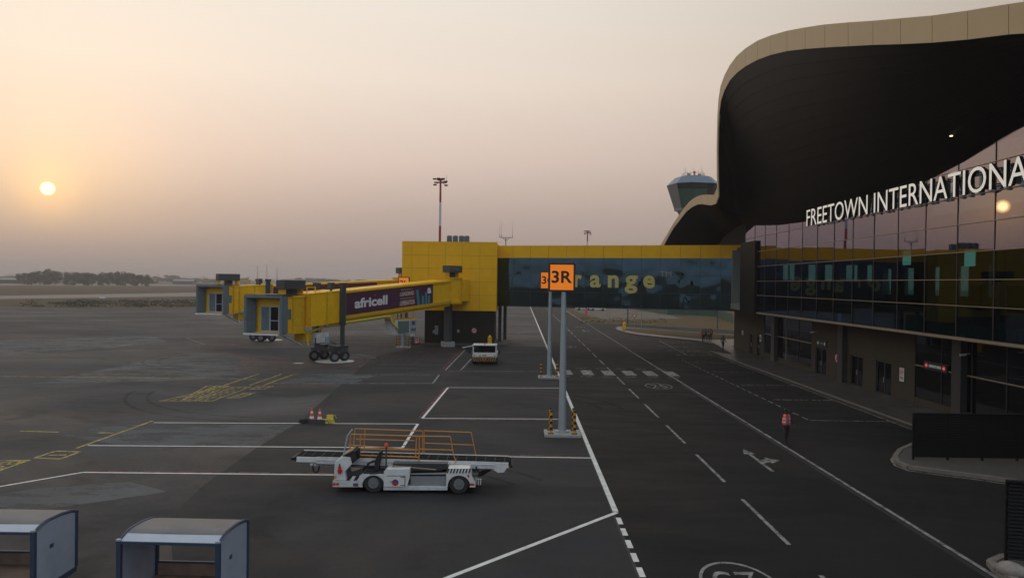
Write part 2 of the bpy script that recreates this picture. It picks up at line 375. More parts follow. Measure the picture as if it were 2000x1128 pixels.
def bx(name, m, parent, *a, bevel=0.0):
    return MB().box(*a).build(name, m, parent, bevel=bevel)
def tag(o, label=None, cat=None, group=None, kind=None):
    for k, v in (('label', label), ('category', cat), ('group', group), ('kind', kind)):
        if v: o[k] = v
    return o
def thing(name, label, cat, loc=(0, 0, 0), rz=0.0, group=None):
    o = bpy.data.objects.new(name, None); COL.objects.link(o); o.location = loc; o.rotation_euler = (0, 0, rz)
    o.empty_display_size = .3
    return tag(o, label, cat, group)
def copy_tree(o, parent=None):
    c = o.copy(); COL.objects.link(c)
    if parent: c.parent = parent
    for ch in list(o.children):
        copy_tree(ch, c)
    return c
def dup(o, loc, rz, label):
    c = copy_tree(o); c.location = loc; c.rotation_euler = (0, 0, rz); c['label'] = label
    return c

# text ---------------------------------------------------------------
_tcache = {}
def text_mesh(s, bold=0.0, ext=.01, space=1.0):
    k = (s, bold, ext, space)
    if k in _tcache: return _tcache[k]
    c = bpy.data.curves.new('t', 'FONT'); c.body = s; c.size = 1.0; c.extrude = ext; c.offset = bold; c.resolution_u = 4; c.space_character = space
    o = bpy.data.objects.new('t', c); COL.objects.link(o)
    dg = bpy.context.evaluated_depsgraph_get(); dg.update()
    me = bpy.data.meshes.new_from_object(o.evaluated_get(dg))
    bpy.data.objects.remove(o); bpy.data.curves.remove(c)
    xs = [v.co.x for v in me.vertices]; ys = [v.co.y for v in me.vertices]
    _tcache[k] = (me, min(xs), max(xs), min(ys), max(ys))
    return _tcache[k]
def put_text(name, s, m, parent, origin, right, up, width=None, height=None, bold=0.0, ext=.01, cap=None, space=1.0, per_letter=False, side_m=None):
    """lettering laid on a plane: origin = lower-left corner, right/up unit vectors in the parent's space"""
    right = Vector(right).normalized(); up = Vector(up).normalized(); nrm = right.cross(up)
    me0, x0, x1, y0, y1 = text_mesh(s, bold, ext, space)
    if cap:                                  # scale by capital height, keep baseline
        _, _, _, cy0, cy1 = text_mesh('H', bold, ext)
        sy = cap/(cy1-cy0)
    else:
        sy = height/(y1-y0)
    sxx = width/(x1-x0) if width else sy
    basey = 0.0 if cap else y0
    pieces = []
    if per_letter:
        for i, ch in enumerate(s):
            if ch == ' ': continue
            pre = text_mesh(s[:i+1], bold, ext, space); one = text_mesh(ch, bold, ext, space)
            pieces.append((one[0], pre[2]-one[2]))
    else:
        pieces = [(me0, 0.0)]
    out = []
    for me, off in pieces:
        nm = bpy.data.meshes.new(name)
        vs = [Vector(origin)+right*((v.co.x+off-x0)*sxx)+up*((v.co.y-basey)*sy)+nrm*(v.co.z) for v in me.vertices]
        nm.from_pydata([tuple(v) for v in vs], [], [tuple(p.vertices) for p in me.polygons])
        nm.materials.append(M[m])
        if side_m:
            nm.materials.append(M[side_m])
            nm.update()
            for p_ in nm.polygons:
                if abs(p_.normal.dot(nrm)) < .8: p_.material_index = 1
        nm.update()
        o = bpy.data.objects.new(name, nm); COL.objects.link(o); o.parent = parent
        out.append(o)
    return out

# ------------------------------------------------------------------ ground, roads, markings
def structure(o, label=None):
    o['kind'] = 'structure'
    if label: o['label'] = label
    return o
def poly(name, m, pts, z, parent=None):
    return MB().sheet([(p[0], p[1], z) for p in pts]).build(name, m, parent, recalc=False)
def gpx(*pp):
    return [G(*p) for p in pp]

R_ = 3600
structure(poly('ground', 'earth', [(-R_, -R_), (R_, -R_), (R_, R_), (-R_, R_)], -.06), 'dry brown airfield ground reaching the horizon')
apron = structure(poly('apron', 'apron', [(-260, 4), (3.4, 4), (3.4, 400), (-8, 402), (-60, 232), (-95, 205), (-260, 195)], 0.0), 'dark stained asphalt apron with painted stand lines')
road = structure(poly('road', 'asphalt', [(3.4, 4), (60, 4), (60, 36), (30, 36), (30, 150), (13.6, 150), (14.2, 420), (3.4, 420)], 0.0), 'dark asphalt service road beside the terminal')
A_, B_ = G(0, 585), G(420, 577)
taxi = structure(poly('taxiway', 'taxi', [G(-500, 597), G(0, 583.5), G(420, 577.5), G(800, 570), G(800, 564), G(420, 570.5), G(0, 577), G(-500, 588)], -.045), 'pale taxiway strip across the dry field')
runway = structure(poly('runway', 'taxi', [G(-700, 548), G(0, 557), G(500, 558.5), G(900, 560), G(900, 558), G(500, 555.5), G(0, 553.5), G(-700, 544)], -.045), 'far pale runway strip below the tree line')

# darker newer asphalt nearer the road, then paler relaid concrete areas
poly('asphalt_overlay', 'apron_new', gpx((728, 697), (575, 830), (505, 871), (400, 945), (330, 1010), (340, 1128)) + [Vector((-5, 15, 0)), Vector((3.3, 15, 0)), Vector((3.3, 97, 0)), Vector((-2.5, 97, 0)), Vector((-12, 97, 0))], .003, apron)
for pts in ([(60, 748), (150, 748), (350, 743), (470, 733), (470, 700), (440, 690), (345, 686), (250, 712)],
            [(235, 869), (500, 870), (575, 830), (290, 827), (190, 834), (120, 850)],
            [(545, 746), (690, 749), (735, 733), (620, 731)],
            [(680, 700), (735, 700), (735, 690), (690, 690)],
            [(-200, 700), (60, 690), (330, 668), (300, 655), (60, 662), (-200, 672)],
            [(-60, 1010), (120, 990), (330, 960), (250, 940), (60, 955), (-60, 975)]):
    poly('concrete_patch', 'slab', gpx(*pts), .0065, apron)

_lay = [0]
def gline(pts, w, m, parent=apron, z=.0095, name='painted_line'):
    """painted stripe through photograph pixels, w metres wide"""
    P = [p if isinstance(p, Vector) else G(*p) for p in pts]
    for a, b in zip(P, P[1:]):
        d = (b-a); d.z = 0; d.normalize(); n = Vector((-d.y, d.x, 0))*(w/2)
        k = max(1, int((b-a).length/25))
        _lay[0] = (_lay[0]+1) % 40                # overlapping strokes never share a plane
        poly(name, m, [a-n, b-n, b+n, a+n], z+_lay[0]*.0001, parent)
    return P
# white stand and lane lines
gline([Vector((3.45, 27.0, 0)), Vector((3.45, 330, 0))], .20, 'paint_w', road, name='lane_edge_line')
gline([(1205, 1000), (868, 1130)], .17, 'paint_w')
for i in range(7):
    y = 26.3-i*1.15
    gline([Vector((3.45, y, 0)), Vector((3.45, y-.72, 0))], .17, 'paint_w', road, name='lane_dash')
WL = [[(934, 890.5), (1157, 894)], [(825, 816.5), (1090, 818)], [(875, 756.5), (1092, 757.5)], [(875, 756.5), (825, 816.5)],
      [(172, 869.5), (786, 874)], [(786, 874), (816, 827.5)], [(300, 825), (816, 827.5)], [(162, 922), (652, 927)], [(-60, 960), (162, 922)],
      [(575, 731), (858, 731.5)], [(530, 748.5), (845, 748.5)], [(858, 731.5), (845, 748.5)],
      [(870, 722.5), (908, 683)], [(900, 722.5), (938, 682)], [(870, 724), (1058, 725)], [(985, 687), (1060, 687)], [(1000, 660), (1058, 661)],
      [(205, 676), (395, 679)], [(260, 672), (400, 673)], [(365, 660), (530, 661.5)], [(365, 660), (402, 673)], [(395, 679), (700, 676)],
      [(205, 681), (262, 671)], [(640, 660), (780, 661.5)], [(720, 673), (790, 673)], [(660, 668), (760, 667)], [(0, 620), (380, 604)], [(70, 601), (105, 600.5)],
      [(190, 605), (210, 604.5)], [(1010, 627), (1050, 628)], [(1000, 640), (1055, 641)], [(1010, 650), (1050, 645)], [(1018, 612), (1046, 612)], [(700, 640), (770, 641)], [(760, 628), (830, 634)],
      [(770, 646), (820, 636)]]
for l in WL:
    gline(l, .15 if G(*l[0]).y < 120 else .22, 'paint_w' if l[0][1] > 750 else 'paint_w_old', name='white_line')
RL = [[(934, 887.5), (1130, 890.5)], [(830, 818.5), (1086, 820)], [(869, 757), (819, 817)], [(170, 919.5), (652, 924)], [(863, 722.5), (901, 683)],
      [(400, 673), (502, 707)], [(502, 707), (462, 722)], [(530, 663), (700, 663.5)], [(985, 684.5), (1058, 685)], [(1000, 672), (1056, 673)], [(1010, 682), (1026, 670)], [(720, 671), (790, 671)], [(690, 722), (716, 708)]]
for l in RL:
    gline(l, .13, 'paint_r', name='red_line')
for i in range(13):                           # red hatching round the boarding-bridge wheels
    t = i/12
    gline([(505+t*205, 694+t*2), (440+t*205, 727-t*3)], .055, 'paint_r', name='red_hatch_line')
for i in range(8):
    t = i/7
    gline([(735+t*120, 684+t*3), (690+t*130, 712+t*4)], .05, 'paint_r', name='red_hatch_line')
YL = [[(148, 875.5), (298, 821.5)], [(0, 734.5), (500, 740)], [(438, 752), (505, 730)], [(488, 752), (550, 730)], [(515, 752), (575, 730)],
      [(0, 899.5), (58, 898)], [(-20, 925), (58, 898)], [(40, 841.5), (115, 843.5)], [(192, 844.5), (222, 845.5)],
      [(68, 894), (108, 880.5)], [(108, 880.5), (156, 882)], [(156, 882), (118, 896)], [(118, 896), (68, 894)], [(96, 888.5), (130, 888)],
      [(-20, 690), (130, 692)]]
for l in YL:
    gline(l, .16, 'paint_y', name='yellow_line')
# boxed yellow stand lettering, too worn to read: outlined boxes with strokes inside
def worn_box(a, b, c, d, n):
    P = gpx(a, b, c, d)
    gline([P[0], P[1], P[2], P[3], P[0]], .10, 'paint_y', name='yellow_box_line')
    for i in range(n):
        t = (i+.5)/n
        p = P[0].lerp(P[1], t); q = P[3].lerp(P[2], t); e = (P[1]-P[0])*(.28/n)
        gline([p.lerp(q, .15)-e, p.lerp(q, .85)-e], .09, 'paint_y', name='yellow_stroke')
        gline([p.lerp(q, .15)-e, p.lerp(q, .15)+e, p.lerp(q, .5)+e, p.lerp(q, .5)-e], .08, 'paint_y', name='yellow_stroke')
        if i % 2: gline([p.lerp(q, .5)+e, p.lerp(q, .85)+e, p.lerp(q, .85)-e], .08, 'paint_y', name='yellow_stroke')
worn_box((310, 783), (448, 753), (405, 753), (352, 783), 6)
worn_box((352, 783), (420, 754), (448, 753), (374, 783), 6)
worn_box((380, 783), (455, 755), (490, 755), (414, 783), 6)
worn_box((444, 777), (478, 767), (498, 767), (466, 777), 2)
worn_box((488, 760), (505, 754), (534, 754), (514, 760), 2)
worn_box((-30, 920), (0, 903), (52, 898), (20, 912), 2)
# white discs where the boarding-bridge wheels park
for (px, py, r) in ((654, 705, 1.9), (522, 663.5, 2.0), (583, 709, .5)):
    c = G(px, py)
    poly('wheel_disc', 'paint_w', [(c.x+r*math.cos(t*.2618), c.y+r*math.sin(t*.2618)) for t in range(24)], .0145, apron)

# road markings
for k in range(-2, 34):
    y = 31.3+7.5*k
    gline([Vector((8.42, y, 0)), Vector((8.42, y+5, 0))], .14 if y < 120 else .2, 'paint_w_old', road, name='centre_dash')
gline([Vector((13.3, 10, 0)), Vector((13.3, 88, 0)), Vector((13.5, 160, 0)), Vector((14.1, 400, 0))], .15, 'paint_w_old', road, name='edge_line')
gut = poly('gutter', 'black', [(13.0, 10), (13.18, 10), (13.18, 62), (13.0, 62)], .004, road)
for k in range(6):
    x = 3.75+1.88*k
    poly('crossing_block', 'paint_w_old', [(x, 67.4), (x+.98, 67.4), (x+.98, 71), (x, 71)], .008, road)
    for y in (66.2, 72.6):
        poly('crossing_dash', 'paint_w_old', [(x-.3, y), (x+.7, y), (x+.7, y+.2), (x-.3, y+.2)], .008, road)
def ring(c, a, b, w, parent=road):
    n = 36; P = []
    mb = MB(); vs = []
    for i in range(n):
        t = 2*math.pi*i/n
        vs += [(c[0]+a*math.cos(t), c[1]+b*math.sin(t), .008), (c[0]+(a-w)*math.cos(t), c[1]+(b-w*b/a)*math.sin(t), .008)]
    mb.add(vs, [(2*i, 2*((i+1) % n), 2*((i+1) % n)+1, 2*i+1) for i in range(n)]).build('speed_ring', 'paint_w_old', parent, recalc=False)
for (x, y, flip) in ((11.0, 60.6, 1), (6.0, 20.55, -1), (6.1, 97.0, -1), (11.0, 142, 1)):
    ring((x, y), 1.05, 1.7, .085)
    put_text('speed_number', '25', 'paint_w_old', road, (x-.62*flip, y-.95*flip, .004), (flip, 0, 0), (0, flip, 0), width=1.25, height=1.9, ext=.004, bold=-.012)
def arrow(x, y, s=1):
    a = [(-.09, 0), (.09, 0), (.09, 1.7), (.55, 2.1), (.55, 1.75), (1.15, 2.45), (.55, 3.15), (.55, 2.75), (.09, 2.4), (.09, 3.9), (.33, 3.9), (0, 5.2), (-.33, 3.9), (-.09, 3.9)]
    MB().sheet([(x+p*s, y+q*s, .008) for p, q in a]).build('lane_arrow', 'paint_w_old', road, recalc=False)
arrow(11.0, 33.2, .86); arrow(10.9, 128)
arrow(11.0, 190)
# dashed bays of the bus stand
for k in range(24):
    y = 46.2+1.6*k
    if y < 83: gline([Vector((17.35, y, 0)), Vector((17.35, y+.95, 0))], .11, 'paint_w_old', road, name='bay_dash')
gline([Vector((17.4, 46, 0)), Vector((22.1, 46, 0))], .11, 'paint_w_old', road, name='bay_line')
for y in (54.2, 62.0, 71.0, 79.5, 88, 93.5, 99.5):
    x = 17.9
    while x < 21.8:
        d = random.choice((.22, .3, .5, .7))
        gline([Vector((x, y, 0)), Vector((x+d, y, 0))], .16 if y < 86 else .3, 'paint_w_old', road, name='bay_dash'); x += d+random.choice((.1, .16, .25))
gline([G(1288, 665), G(1340, 692)], .14, 'paint_w_old', road, name='bay_line')
for (px, py) in ((1305, 668), (1325, 677), (1346, 686)):
    for dx in (-14, -4, 6, 16, 26, 36, 44):
        for dy in ((-1.6, 1.6) if 0 < dx < 36 else (0,)):
            gline([(px+dx, py+dy), (px+dx+7, py+dy)], .22, 'paint_w_old', road, name='bay_dash')
gline([Vector((22.2, 37.6, 0)), Vector((22.2, 92, 0))], .09, 'paint_w_old', road, name='kerb_line')

# pavement along the terminal and the verge beyond
pv_edge = gpx((1430, 694), (1395, 672.5), (1362, 666.5), (1330, 663.5), (1292, 659.5), (1250, 655), (1225, 651), (1206, 645.5), (1202, 641), (1208, 638.5), (1222, 639.8))
pv = [(22.45, 37.4), (22.45, 60), (22.5, 84), (22.9, 92)] + [(p.x, p.y) for p in pv_edge] + [(G(1434, 654.5).x, G(1434, 654.5).y), (36, 122), (36, 100), (27.5, 100), (27.5, 37.4)]
pav = structure(MB().prism([(x, y, .13) for x, y in pv], (0, 0, -.2)).build('pavement', 'paving'), 'dark polished pavement along the terminal ground floor')
kerb_pts = [Vector((x, y, 0)) for x, y in pv[:4+len(pv_edge)]]
for a, b in zip(kerb_pts, kerb_pts[1:]):
    d = (b-a); n = max(1, round(d.length/1.5)); d.normalize(); q = Vector((-d.y, d.x, 0))
    for i in range(n):
        p0 = a.lerp(b, i/n)+d*.012; p1 = a.lerp(b, (i+1)/n)-d*.012
        MB().prism([p0-q*.02+Vector((0, 0, .005)), p1-q*.02+Vector((0, 0, .005)), p1+q*-.24+Vector((0, 0, .005)), p0+q*-.24+Vector((0, 0, .005))], (0, 0, .14)).build('kerb_stone', 'kerb', pav)
vg = gpx((1214, 641), (1260, 643.2), (1330, 648), (1434, 655.5), (1434, 663), (1395, 664.5), (1362, 662.5), (1300, 656.8), (1245, 650.7), (1216, 645))
structure(poly('verge', 'verge', vg, .145), 'narrow strip of dry reddish grass inside the kerb')
sr = gpx((1140, 631.5), (1250, 636), (1434, 646.5), (1434, 654), (1260, 642.5), (1222, 640), (1214, 646), (1180, 652))
structure(poly('side_road', 'asphalt', sr, .006), 'side road branching off beyond the terminal')
gv = gpx((1100, 604.5), (1142, 629.5), (1250, 634.5), (1434, 645), (1460, 645), (1460, 605), (1300, 598), (1100, 598))
structure(poly('verge_field', 'verge', gv, .008), 'dry grass field beyond the side road')
structure(poly('gravel_yard', 'gravel', gpx((1112, 603), (1150, 616), (1185, 624), (1330, 622), (1290, 609), (1230, 601)), .014), 'pale gravel yard with parked vehicles')
for pts in (((1100, 604.5), (1142, 630), (1250, 635), (1434, 645.5)),):
    P = gpx(*pts)
    for a, b in zip(P, P[1:]):
        d = (b-a).normalized(); q = Vector((-d.y, d.x, 0))*.12
        MB().prism([a-q, b-q, b+q, a+q], (0, 0, .13)).build('kerb_stone', 'kerb', pav)

# kerbed islands with louvred screens at the right
def island(pts, label):
    isl = structure(MB().prism([(p.x, p.y, .13) for p in pts], (0, 0, -.2)).build('kerb_island', 'concrete_dk'), label)
    n = len(pts)
    for a, b in zip(pts, pts[1:]):
        d = (b-a).normalized(); q = Vector((-d.y, d.x, 0))*.11
        MB().prism([a-q, b-q, b+q, a+q], (0, 0, .155)).build('kerb_stone', 'kerb', isl)
    return isl
def arc_px(pp): return gpx(*pp)
isl1 = island(arc_px(((1790, 868), (1758, 882), (1748, 895), (1752, 905), (1775, 915), (1840, 924), (1920, 934), (2060, 955))) + [Vector((27, 31.5, 0)), Vector((27, 37, 0))], 'low kerbed island carrying the long black louvred screen')
gline([G(1790, 866), G(1752, 882), G(1741, 897), G(1748, 909), G(1775, 919), G(1840, 928), G(1920, 938), G(2060, 960)], .1, 'paint_w_old', road, name='kerb_line')
isl2 = island([Vector((13.6, 20.6, 0)), Vector((13.5, 21.6, 0)), Vector((13.7, 22.3, 0)), Vector((14.4, 22.8, 0)), Vector((18, 23.2, 0))] + [Vector((18, 19, 0)), Vector((14.2, 19, 0))], 'kerbed island at the lower corner with a louvred screen')
def louvre_screen(loc, rz, length, h, label, posts):
    t = thing('louvre_screen', label, 'screen', loc, rz)
    n = int(h/.105)
    for i in range(n):
        z = .14+i*.105
        MB().hexa([(0, -.05, z), (length, -.05, z), (length, -.04, z+.0), (0, -.04, z)], [(0, .03, z+.085), (length, .03, z+.085), (length, .04, z+.085), (0, .04, z+.085)]).build('slat', 'screen_black', t)
    for i in range(posts+1):
        x = length*i/posts
        bx('post', 'screen_black', t, x-.04, x+.04, .045, .13, -.13, h+.1)
    bx('cap_rail', 'screen_black', t, -.04, length+.04, -.07, .10, h+.1, h+.15)
    return t
p = G(1785, 903)
louvre_screen((p.x, p.y, .13), 0, 6.3, 2.0, 'long black louvred screen on the kerb island by the departures entrance', 4)
louvre_screen((14.05, 22.1, .13), math.radians(-12), 3.6, 2.25, 'black louvred screen cut off by the lower corner of the view', 2)

# rubber laid down by turning wheels
def tyre_mark(px, py, r, a0, a1, w=.26, sq=1.0, parent=apron):
    c = G(px, py); n = 18; _lay[0] = (_lay[0]+7) % 40
    for off in (0, 1.35):
        pts = [Vector((c.x+(r+off)*math.cos(a0+(a1-a0)*i/n), c.y+(r+off)*sq*math.sin(a0+(a1-a0)*i/n), 0)) for i in range(n+1)]
        vs = []
        for i, q in enumerate(pts):
            d = (pts[min(i+1, n)]-pts[max(i-1, 0)]).normalized(); e = Vector((-d.y, d.x, 0))*w/2
            vs += [q-e+Vector((0, 0, .0175+off*.001+_lay[0]*.0001)), q+e+Vector((0, 0, .0175+off*.001+_lay[0]*.0001))]
        MB().add(vs, [(2*i, 2*i+2, 2*i+3, 2*i+1) for i in range(n)]).build('tyre_mark', 'rubber_mark', parent, recalc=False)
for m_ in ((430, 705, 14, -.4, 1.6), (520, 700, 10, 2.6, 4.4), (640, 760, 12, 3.3, 4.6), (930, 800, 8, .1, 1.2), (620, 1010, 8, .6, 1.5)):
    tyre_mark(*m_)

# ------------------------------------------------------------------ terminal building
FX = 25.0        # glass plane
WX = 27.0        # ground-floor wall plane
term = thing('terminal_building', 'dark glass airport terminal under a huge wave shaped canopy', 'terminal', (FX, 60, 0))
def Tb(mb): # shift world coordinates into the terminal's space
    mb.v = [(v[0]-FX, v[1]-60, v[2]) for v in mb.v]; return mb
def tbx(name, m, parent, *a, bevel=0):
    return Tb(MB().box(*a)).build(name, m, parent, bevel=bevel)

inner_tab = [(10, 20.5), (20, 19), (30, 17.8), (38, 16.3), (40.6, 15.8), (46, 14.7), (55.6, 13.95), (66, 13.6), (75, 13.9), (82, 14.4), (87, 14.9), (90, 14.7), (95, 14), (100, 12), (112, 9)]
def zin(y):
    for (a, za), (b, zb) in zip(inner_tab, inner_tab[1:]):
        if a <= y <= b: return za+(zb-za)*(y-a)/(b-a)
    return inner_tab[-1][1]
rows = [5.23, 7.0, 8.48, 10.03, 11.6, 13.15, 14.7, 16.3, 17.9, 19.5]
Y0, MOD = 40.8, 3.46
ys = [Y0+MOD*k for k in range(-6, 14)]
gl = bx('curtain_wall', 'darkmetal', term, .10, .16, 19.8-60, 86.4-60, 5.0, 5.23)
for yi, (a, b) in enumerate(zip(ys, ys[1:])):
    for za, zb in zip(rows, rows[1:]):
        top_a, top_b = min(zb, zin(a)+.25), min(zb, zin(b)+.25)
        if top_a-za < .15 and top_b-za < .15: continue
        top_a = max(top_a, za+.1); top_b = max(top_b, za+.1)
        tl = random.gauss(0, .0035); tw = random.gauss(0, .0035)
        if za == 11.6 and 36 < a < 46: tl, tw = -.006, random.gauss(0, .001)
        g = .018
        q = [(FX+tl-tw, a+g, za+g), (FX+tl+tw, b-g, za+g), (FX-tl+tw, b-g, top_b-g), (FX-tl-tw, a+g, top_a-g)]
        Tb(MB().prism(q, (.025, 0, 0))).build('glass_pane', 'glass' if za > 9.9 else 'glass_low', gl)
for y in ys:
    tbx('mullion', 'darkmetal', gl, FX-.03, FX+.12, y-.028, y+.028, 5.25, zin(y)+.2)
for z in rows[1:]:
    yy = [y for y in ys if zin(y) > z-.2]
    if not yy: continue
    # rails run wherever the glass reaches that high
    segs = []; cur = []
    for y in ys:
        if zin(y) > z-.1: cur.append(y)
        else:
            if len(cur) > 1: segs.append(cur)
            cur = []
    if len(cur) > 1: segs.append(cur)
    for sg in segs:
        tbx('rail', 'trim', gl, FX-.05, FX+.10, sg[0], sg[-1], z-.022, z+.022)
tbx('edge_trim', 'trim', gl, FX-.06, FX+.09, 19.8, 86.4, 5.06, 5.22)
tbx('overhang_soffit', 'wall_dk', term, FX+.17, WX+.2, 19.8, 92.2, 5.0, 5.12)
# the dark tower-like end piece where the corridor joins
tbx('end_pylon', 'screen_black', term, 24.7, 25.6, 81.3, 86.6, 4.9, 12.75)
tbx('link_wall', 'darkmetal', term, 26.5, 28.5, 86.4, 97, 5.13, 12.9)
# upper floor inside the glass
tbx('floor_slab', 'interior', term, FX+.2, 44, 19.8, 92.2, 5.2, 5.9)
tbx('ceiling', 'darkmetal', term, FX+.9, 44, 19.8, 92.2, 12.2, 12.5)
for k in range(9):
    y = 24+8.4*k
    Tb(MB().cyl((30.5, y, 5.9), (30.5, y, 12.2), .4, n=16)).build('interior_column', 'interior', term, smooth=True)
for k in range(14):
    y = 20+5.2*k
    tbx('back_pier', 'interior', term, 43.6, 44, y, y+3.2, 5.9, 12.2)
tbx('back_wall', 'interior', term, 43.55, 44.05, 19.8, 92.2, 5.9, 7.2)
tbx('back_wall', 'interior', term, 43.55, 44.05, 19.8, 92.2, 10.2, 12.2)
tbx('end_wall', 'interior', term, 25.3, 44, 92.0, 92.3, 5.9, 8.7)
tbx('end_wall', 'interior', term, 25.3, 44, 92.0, 92.3, 10.6, 12.2)
for k in range(8):
    tbx('end_pier', 'interior', term, 25.3+2.5*k, 26.35+2.5*k, 92.003, 92.297, 8.7, 10.6)
for px in (1770, 1893):
    c = PX(px, 503, 29.0)
    tbx('display_screen', 'screen_lit', term, 29.0, 29.08, c.y-.55, c.y+.55, c.z-.55, c.z+.55)
tbx('end_wall', 'interior', term, 25.3, 44, 19.6, 19.9, 5.9, 12.2)
for (y, x, z) in ((44, 28, 12.18), (49, 31, 12.18), (55, 28.5, 12.18), (62, 30, 12.18), (68, 28, 12.18), (46, 35, 12.18), (40, 29, 12.18), (73, 31, 12.18), (58, 36, 12.18)):
    Tb(MB().cyl((x, y, z-.03), (x, y, z), .11, n=12)).build('ceiling_light', 'downlight', term)
# ground floor
def wall_y(px): # Y on the ground-floor wall at an image column
    return PX(px, 700, WX).y
wb = [(85.0, 97.0), (52.7, 71.3)]
doors = [(67.8, 70.3), (60.6, 62.9), (56.0, 58.4)]
cuts = sorted([52.7]+[v for d in doors for v in d]+[71.3])
for a, b in [(52.7, 56.0), (58.4, 60.6), (62.9, 67.8), (70.3, 71.3), (85.0, 86.4), (87.6, 89.2), (90.4, 97.0)]:
    tbx('ground_floor_wall', 'wall', term, WX, WX+.3, a, b, .02, 5.0)
for a, b, h in [(d[0], d[1], 2.5) for d in doors]+[(86.4, 87.6, 2.4), (89.2, 90.4, 2.4)]:
    tbx('lintel_wall', 'wall', term, WX+.003, WX+.3, a, b, h, 5.0)
    fr = Tb(MB().box(WX+.10, WX+.18, a, a+.07, .14, h).box(WX+.10, WX+.18, b-.07, b, .14, h).box(WX+.10, WX+.18, a+.07, b-.07, h-.09, h).box(WX+.10, WX+.18, (a+b)/2-.05, (a+b)/2+.05, .14, h-.09)).build('door', 'darkmetal', term)
    for u, v in ((a+.07, (a+b)/2-.05), ((a+b)/2+.05, b-.07)):
        tbx('door_pane', 'glass_g', fr, WX+.13, WX+.15, u+.01, v-.01, .20, h-.1)
    tbx('door_handle', 'galv', fr, WX+.05, WX+.09, (a+b)/2+.08, (a+b)/2+.12, .95, 1.35)
tbx('end_return_wall', 'wall', term, WX+.3, 36, 96.7, 97.0, .02, 5.0)
for a, b in ((71.3, 85.0), (19.8, 52.7)):
    n = max(1, round((b-a)/3.4)); st = (b-a)/n
    tbx('sill_wall', 'wall', term, WX+.02, WX+.25, a, b, .02, .55)
    for i in range(n):
        tbx('shop_pane', 'glass_g', term, WX+.06, WX+.09, a+i*st+.03, a+(i+1)*st-.03, .58, 2.7)
        tbx('shop_pane', 'glass_g', term, WX+.06, WX+.09, a+i*st+.03, a+(i+1)*st-.03, 2.78, 4.95)
        tbx('shop_mullion', 'trim' if i == 2 else 'darkmetal', term, WX+.02, WX+.14, a+i*st-.03, a+i*st+.03, .55, 5.0)
    tbx('shop_transom', 'trim', term, WX+.01, WX+.14, a, b, 2.70, 2.78)
tbx('back_of_house_wall', 'wall_dk', term, 34, 34.3, 19.8, 97, .02, 5.0)
tbx('lobby_floor', 'concrete_dk', term, 27.3, 34, 19.8, 97, .0, .12)
for y in (81.0, 47.0, 66.0-2.0, 33.0):
    tbx('column', 'darkmetal', term, WX-.42, WX-.02, y-.5, y+.5, .13, 5.0)

# canopy: fascia stations along the outer edge (pixel column, top, bottom) on the plane X = 20
CX = 20.0
st = [(2700, -125, -20), (2450, -74, 16), (2280, -42, 38), (2160, -20, 52), (2062, -5, 62), (1970, 8, 67.5), (1890, 21, 77.5), (1820.5, 30.6, 83.6), (1759, 36, 86.5), (1705, 40.8, 88), (1656.5, 44, 90.5),
      (1611, 48, 93), (1572.5, 53.8, 95.8), (1537, 60.4, 100), (1505.6, 69.3, 107.3), (1479.5, 79.5, 117), (1456, 94.6, 129.7), (1439, 109.3, 142.7),
      (1425.7, 127, 157), (1415, 147, 177)]
stn = [(PX(x, t, CX), PX(x, b, CX)) for x, t, b in st]
far_t = [(1407, 169), (1403, 196), (1401, 228), (1399.6, 290), (1399.8, 340), (1400.6, 366), (1394.5, 380.5), (1379, 380), (1368.7, 380.7), (1358, 385), (1347, 393), (1338.5, 403), (1328, 417), (1315.5, 435.6), (1303, 457), (1290.6, 478), (1277, 503), (1265, 528)]
far_b = [(1408, 197), (1404.5, 222), (1402.4, 252), (1401.5, 300), (1402, 345), (1403, 384), (1398.5, 398), (1388, 401), (1370.4, 398.4), (1361.6, 399.3), (1351, 404.6), (1340, 413.5), (1328, 429), (1315.5, 445), (1305, 463), (1296, 480), (1283, 504), (1271, 529)]
stn += [(PX(*a, CX), PX(*b, CX)) for a, b in zip(far_t, far_b)]
n_st = len(stn)
i_far = len(st)-2
inner = []
for i, (a, b) in enumerate(stn):
    if i <= i_far: y = min(b.y, 76.5)
    else: y = 78.5+(110-78.5)*((i-i_far)/(n_st-1-i_far))**1.15
    inner.append(Vector((FX+.0, y, zin(y))))
NS = 14
rows_s = []
for k in range(NS+1):
    t = k/NS
    te = t
    row = []
    for i, (a, b) in enumerate(stn):
        o = Vector((CX+.05, b.y, b.z)); q = inner[i]
        h = (1-t)**1.25                       # bowl: steeper towards the edge
        row.append(Vector((o.x+(q.x-o.x)*t, o.y+(q.y-o.y)*t, q.z+(o.z-q.z)*h)))
    rows_s.append(row)
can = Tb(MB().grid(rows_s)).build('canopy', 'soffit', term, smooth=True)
for i in range(n_st-1):
    (a0, b0), (a1, b1) = stn[i], stn[i+1]
    e = .008
    ring_ = [b0.lerp(b1, e), b0.lerp(b1, 1-e), a0.lerp(a1, 1-e), a0.lerp(a1, e)]
    Tb(MB().prism(ring_, (.12, 0, 0))).build('fascia_panel', 'fascia', can)
# backing strip behind the joints
Tb(MB().grid([[Vector((CX+.10, a.y, a.z-.02)) for a, b in stn], [Vector((CX+.10, b.y, b.z+.02)) for a, b in stn]])).build('fascia_backing', 'darkmetal', can)
# panel seams running along the soffit
for k in range(1, NS):
    Tb(MB().tube([p+Vector((-.01, 0, -.03)) for p in rows_s[k]], .014, 4)).build('soffit_seam', 'soffit_rib', can)
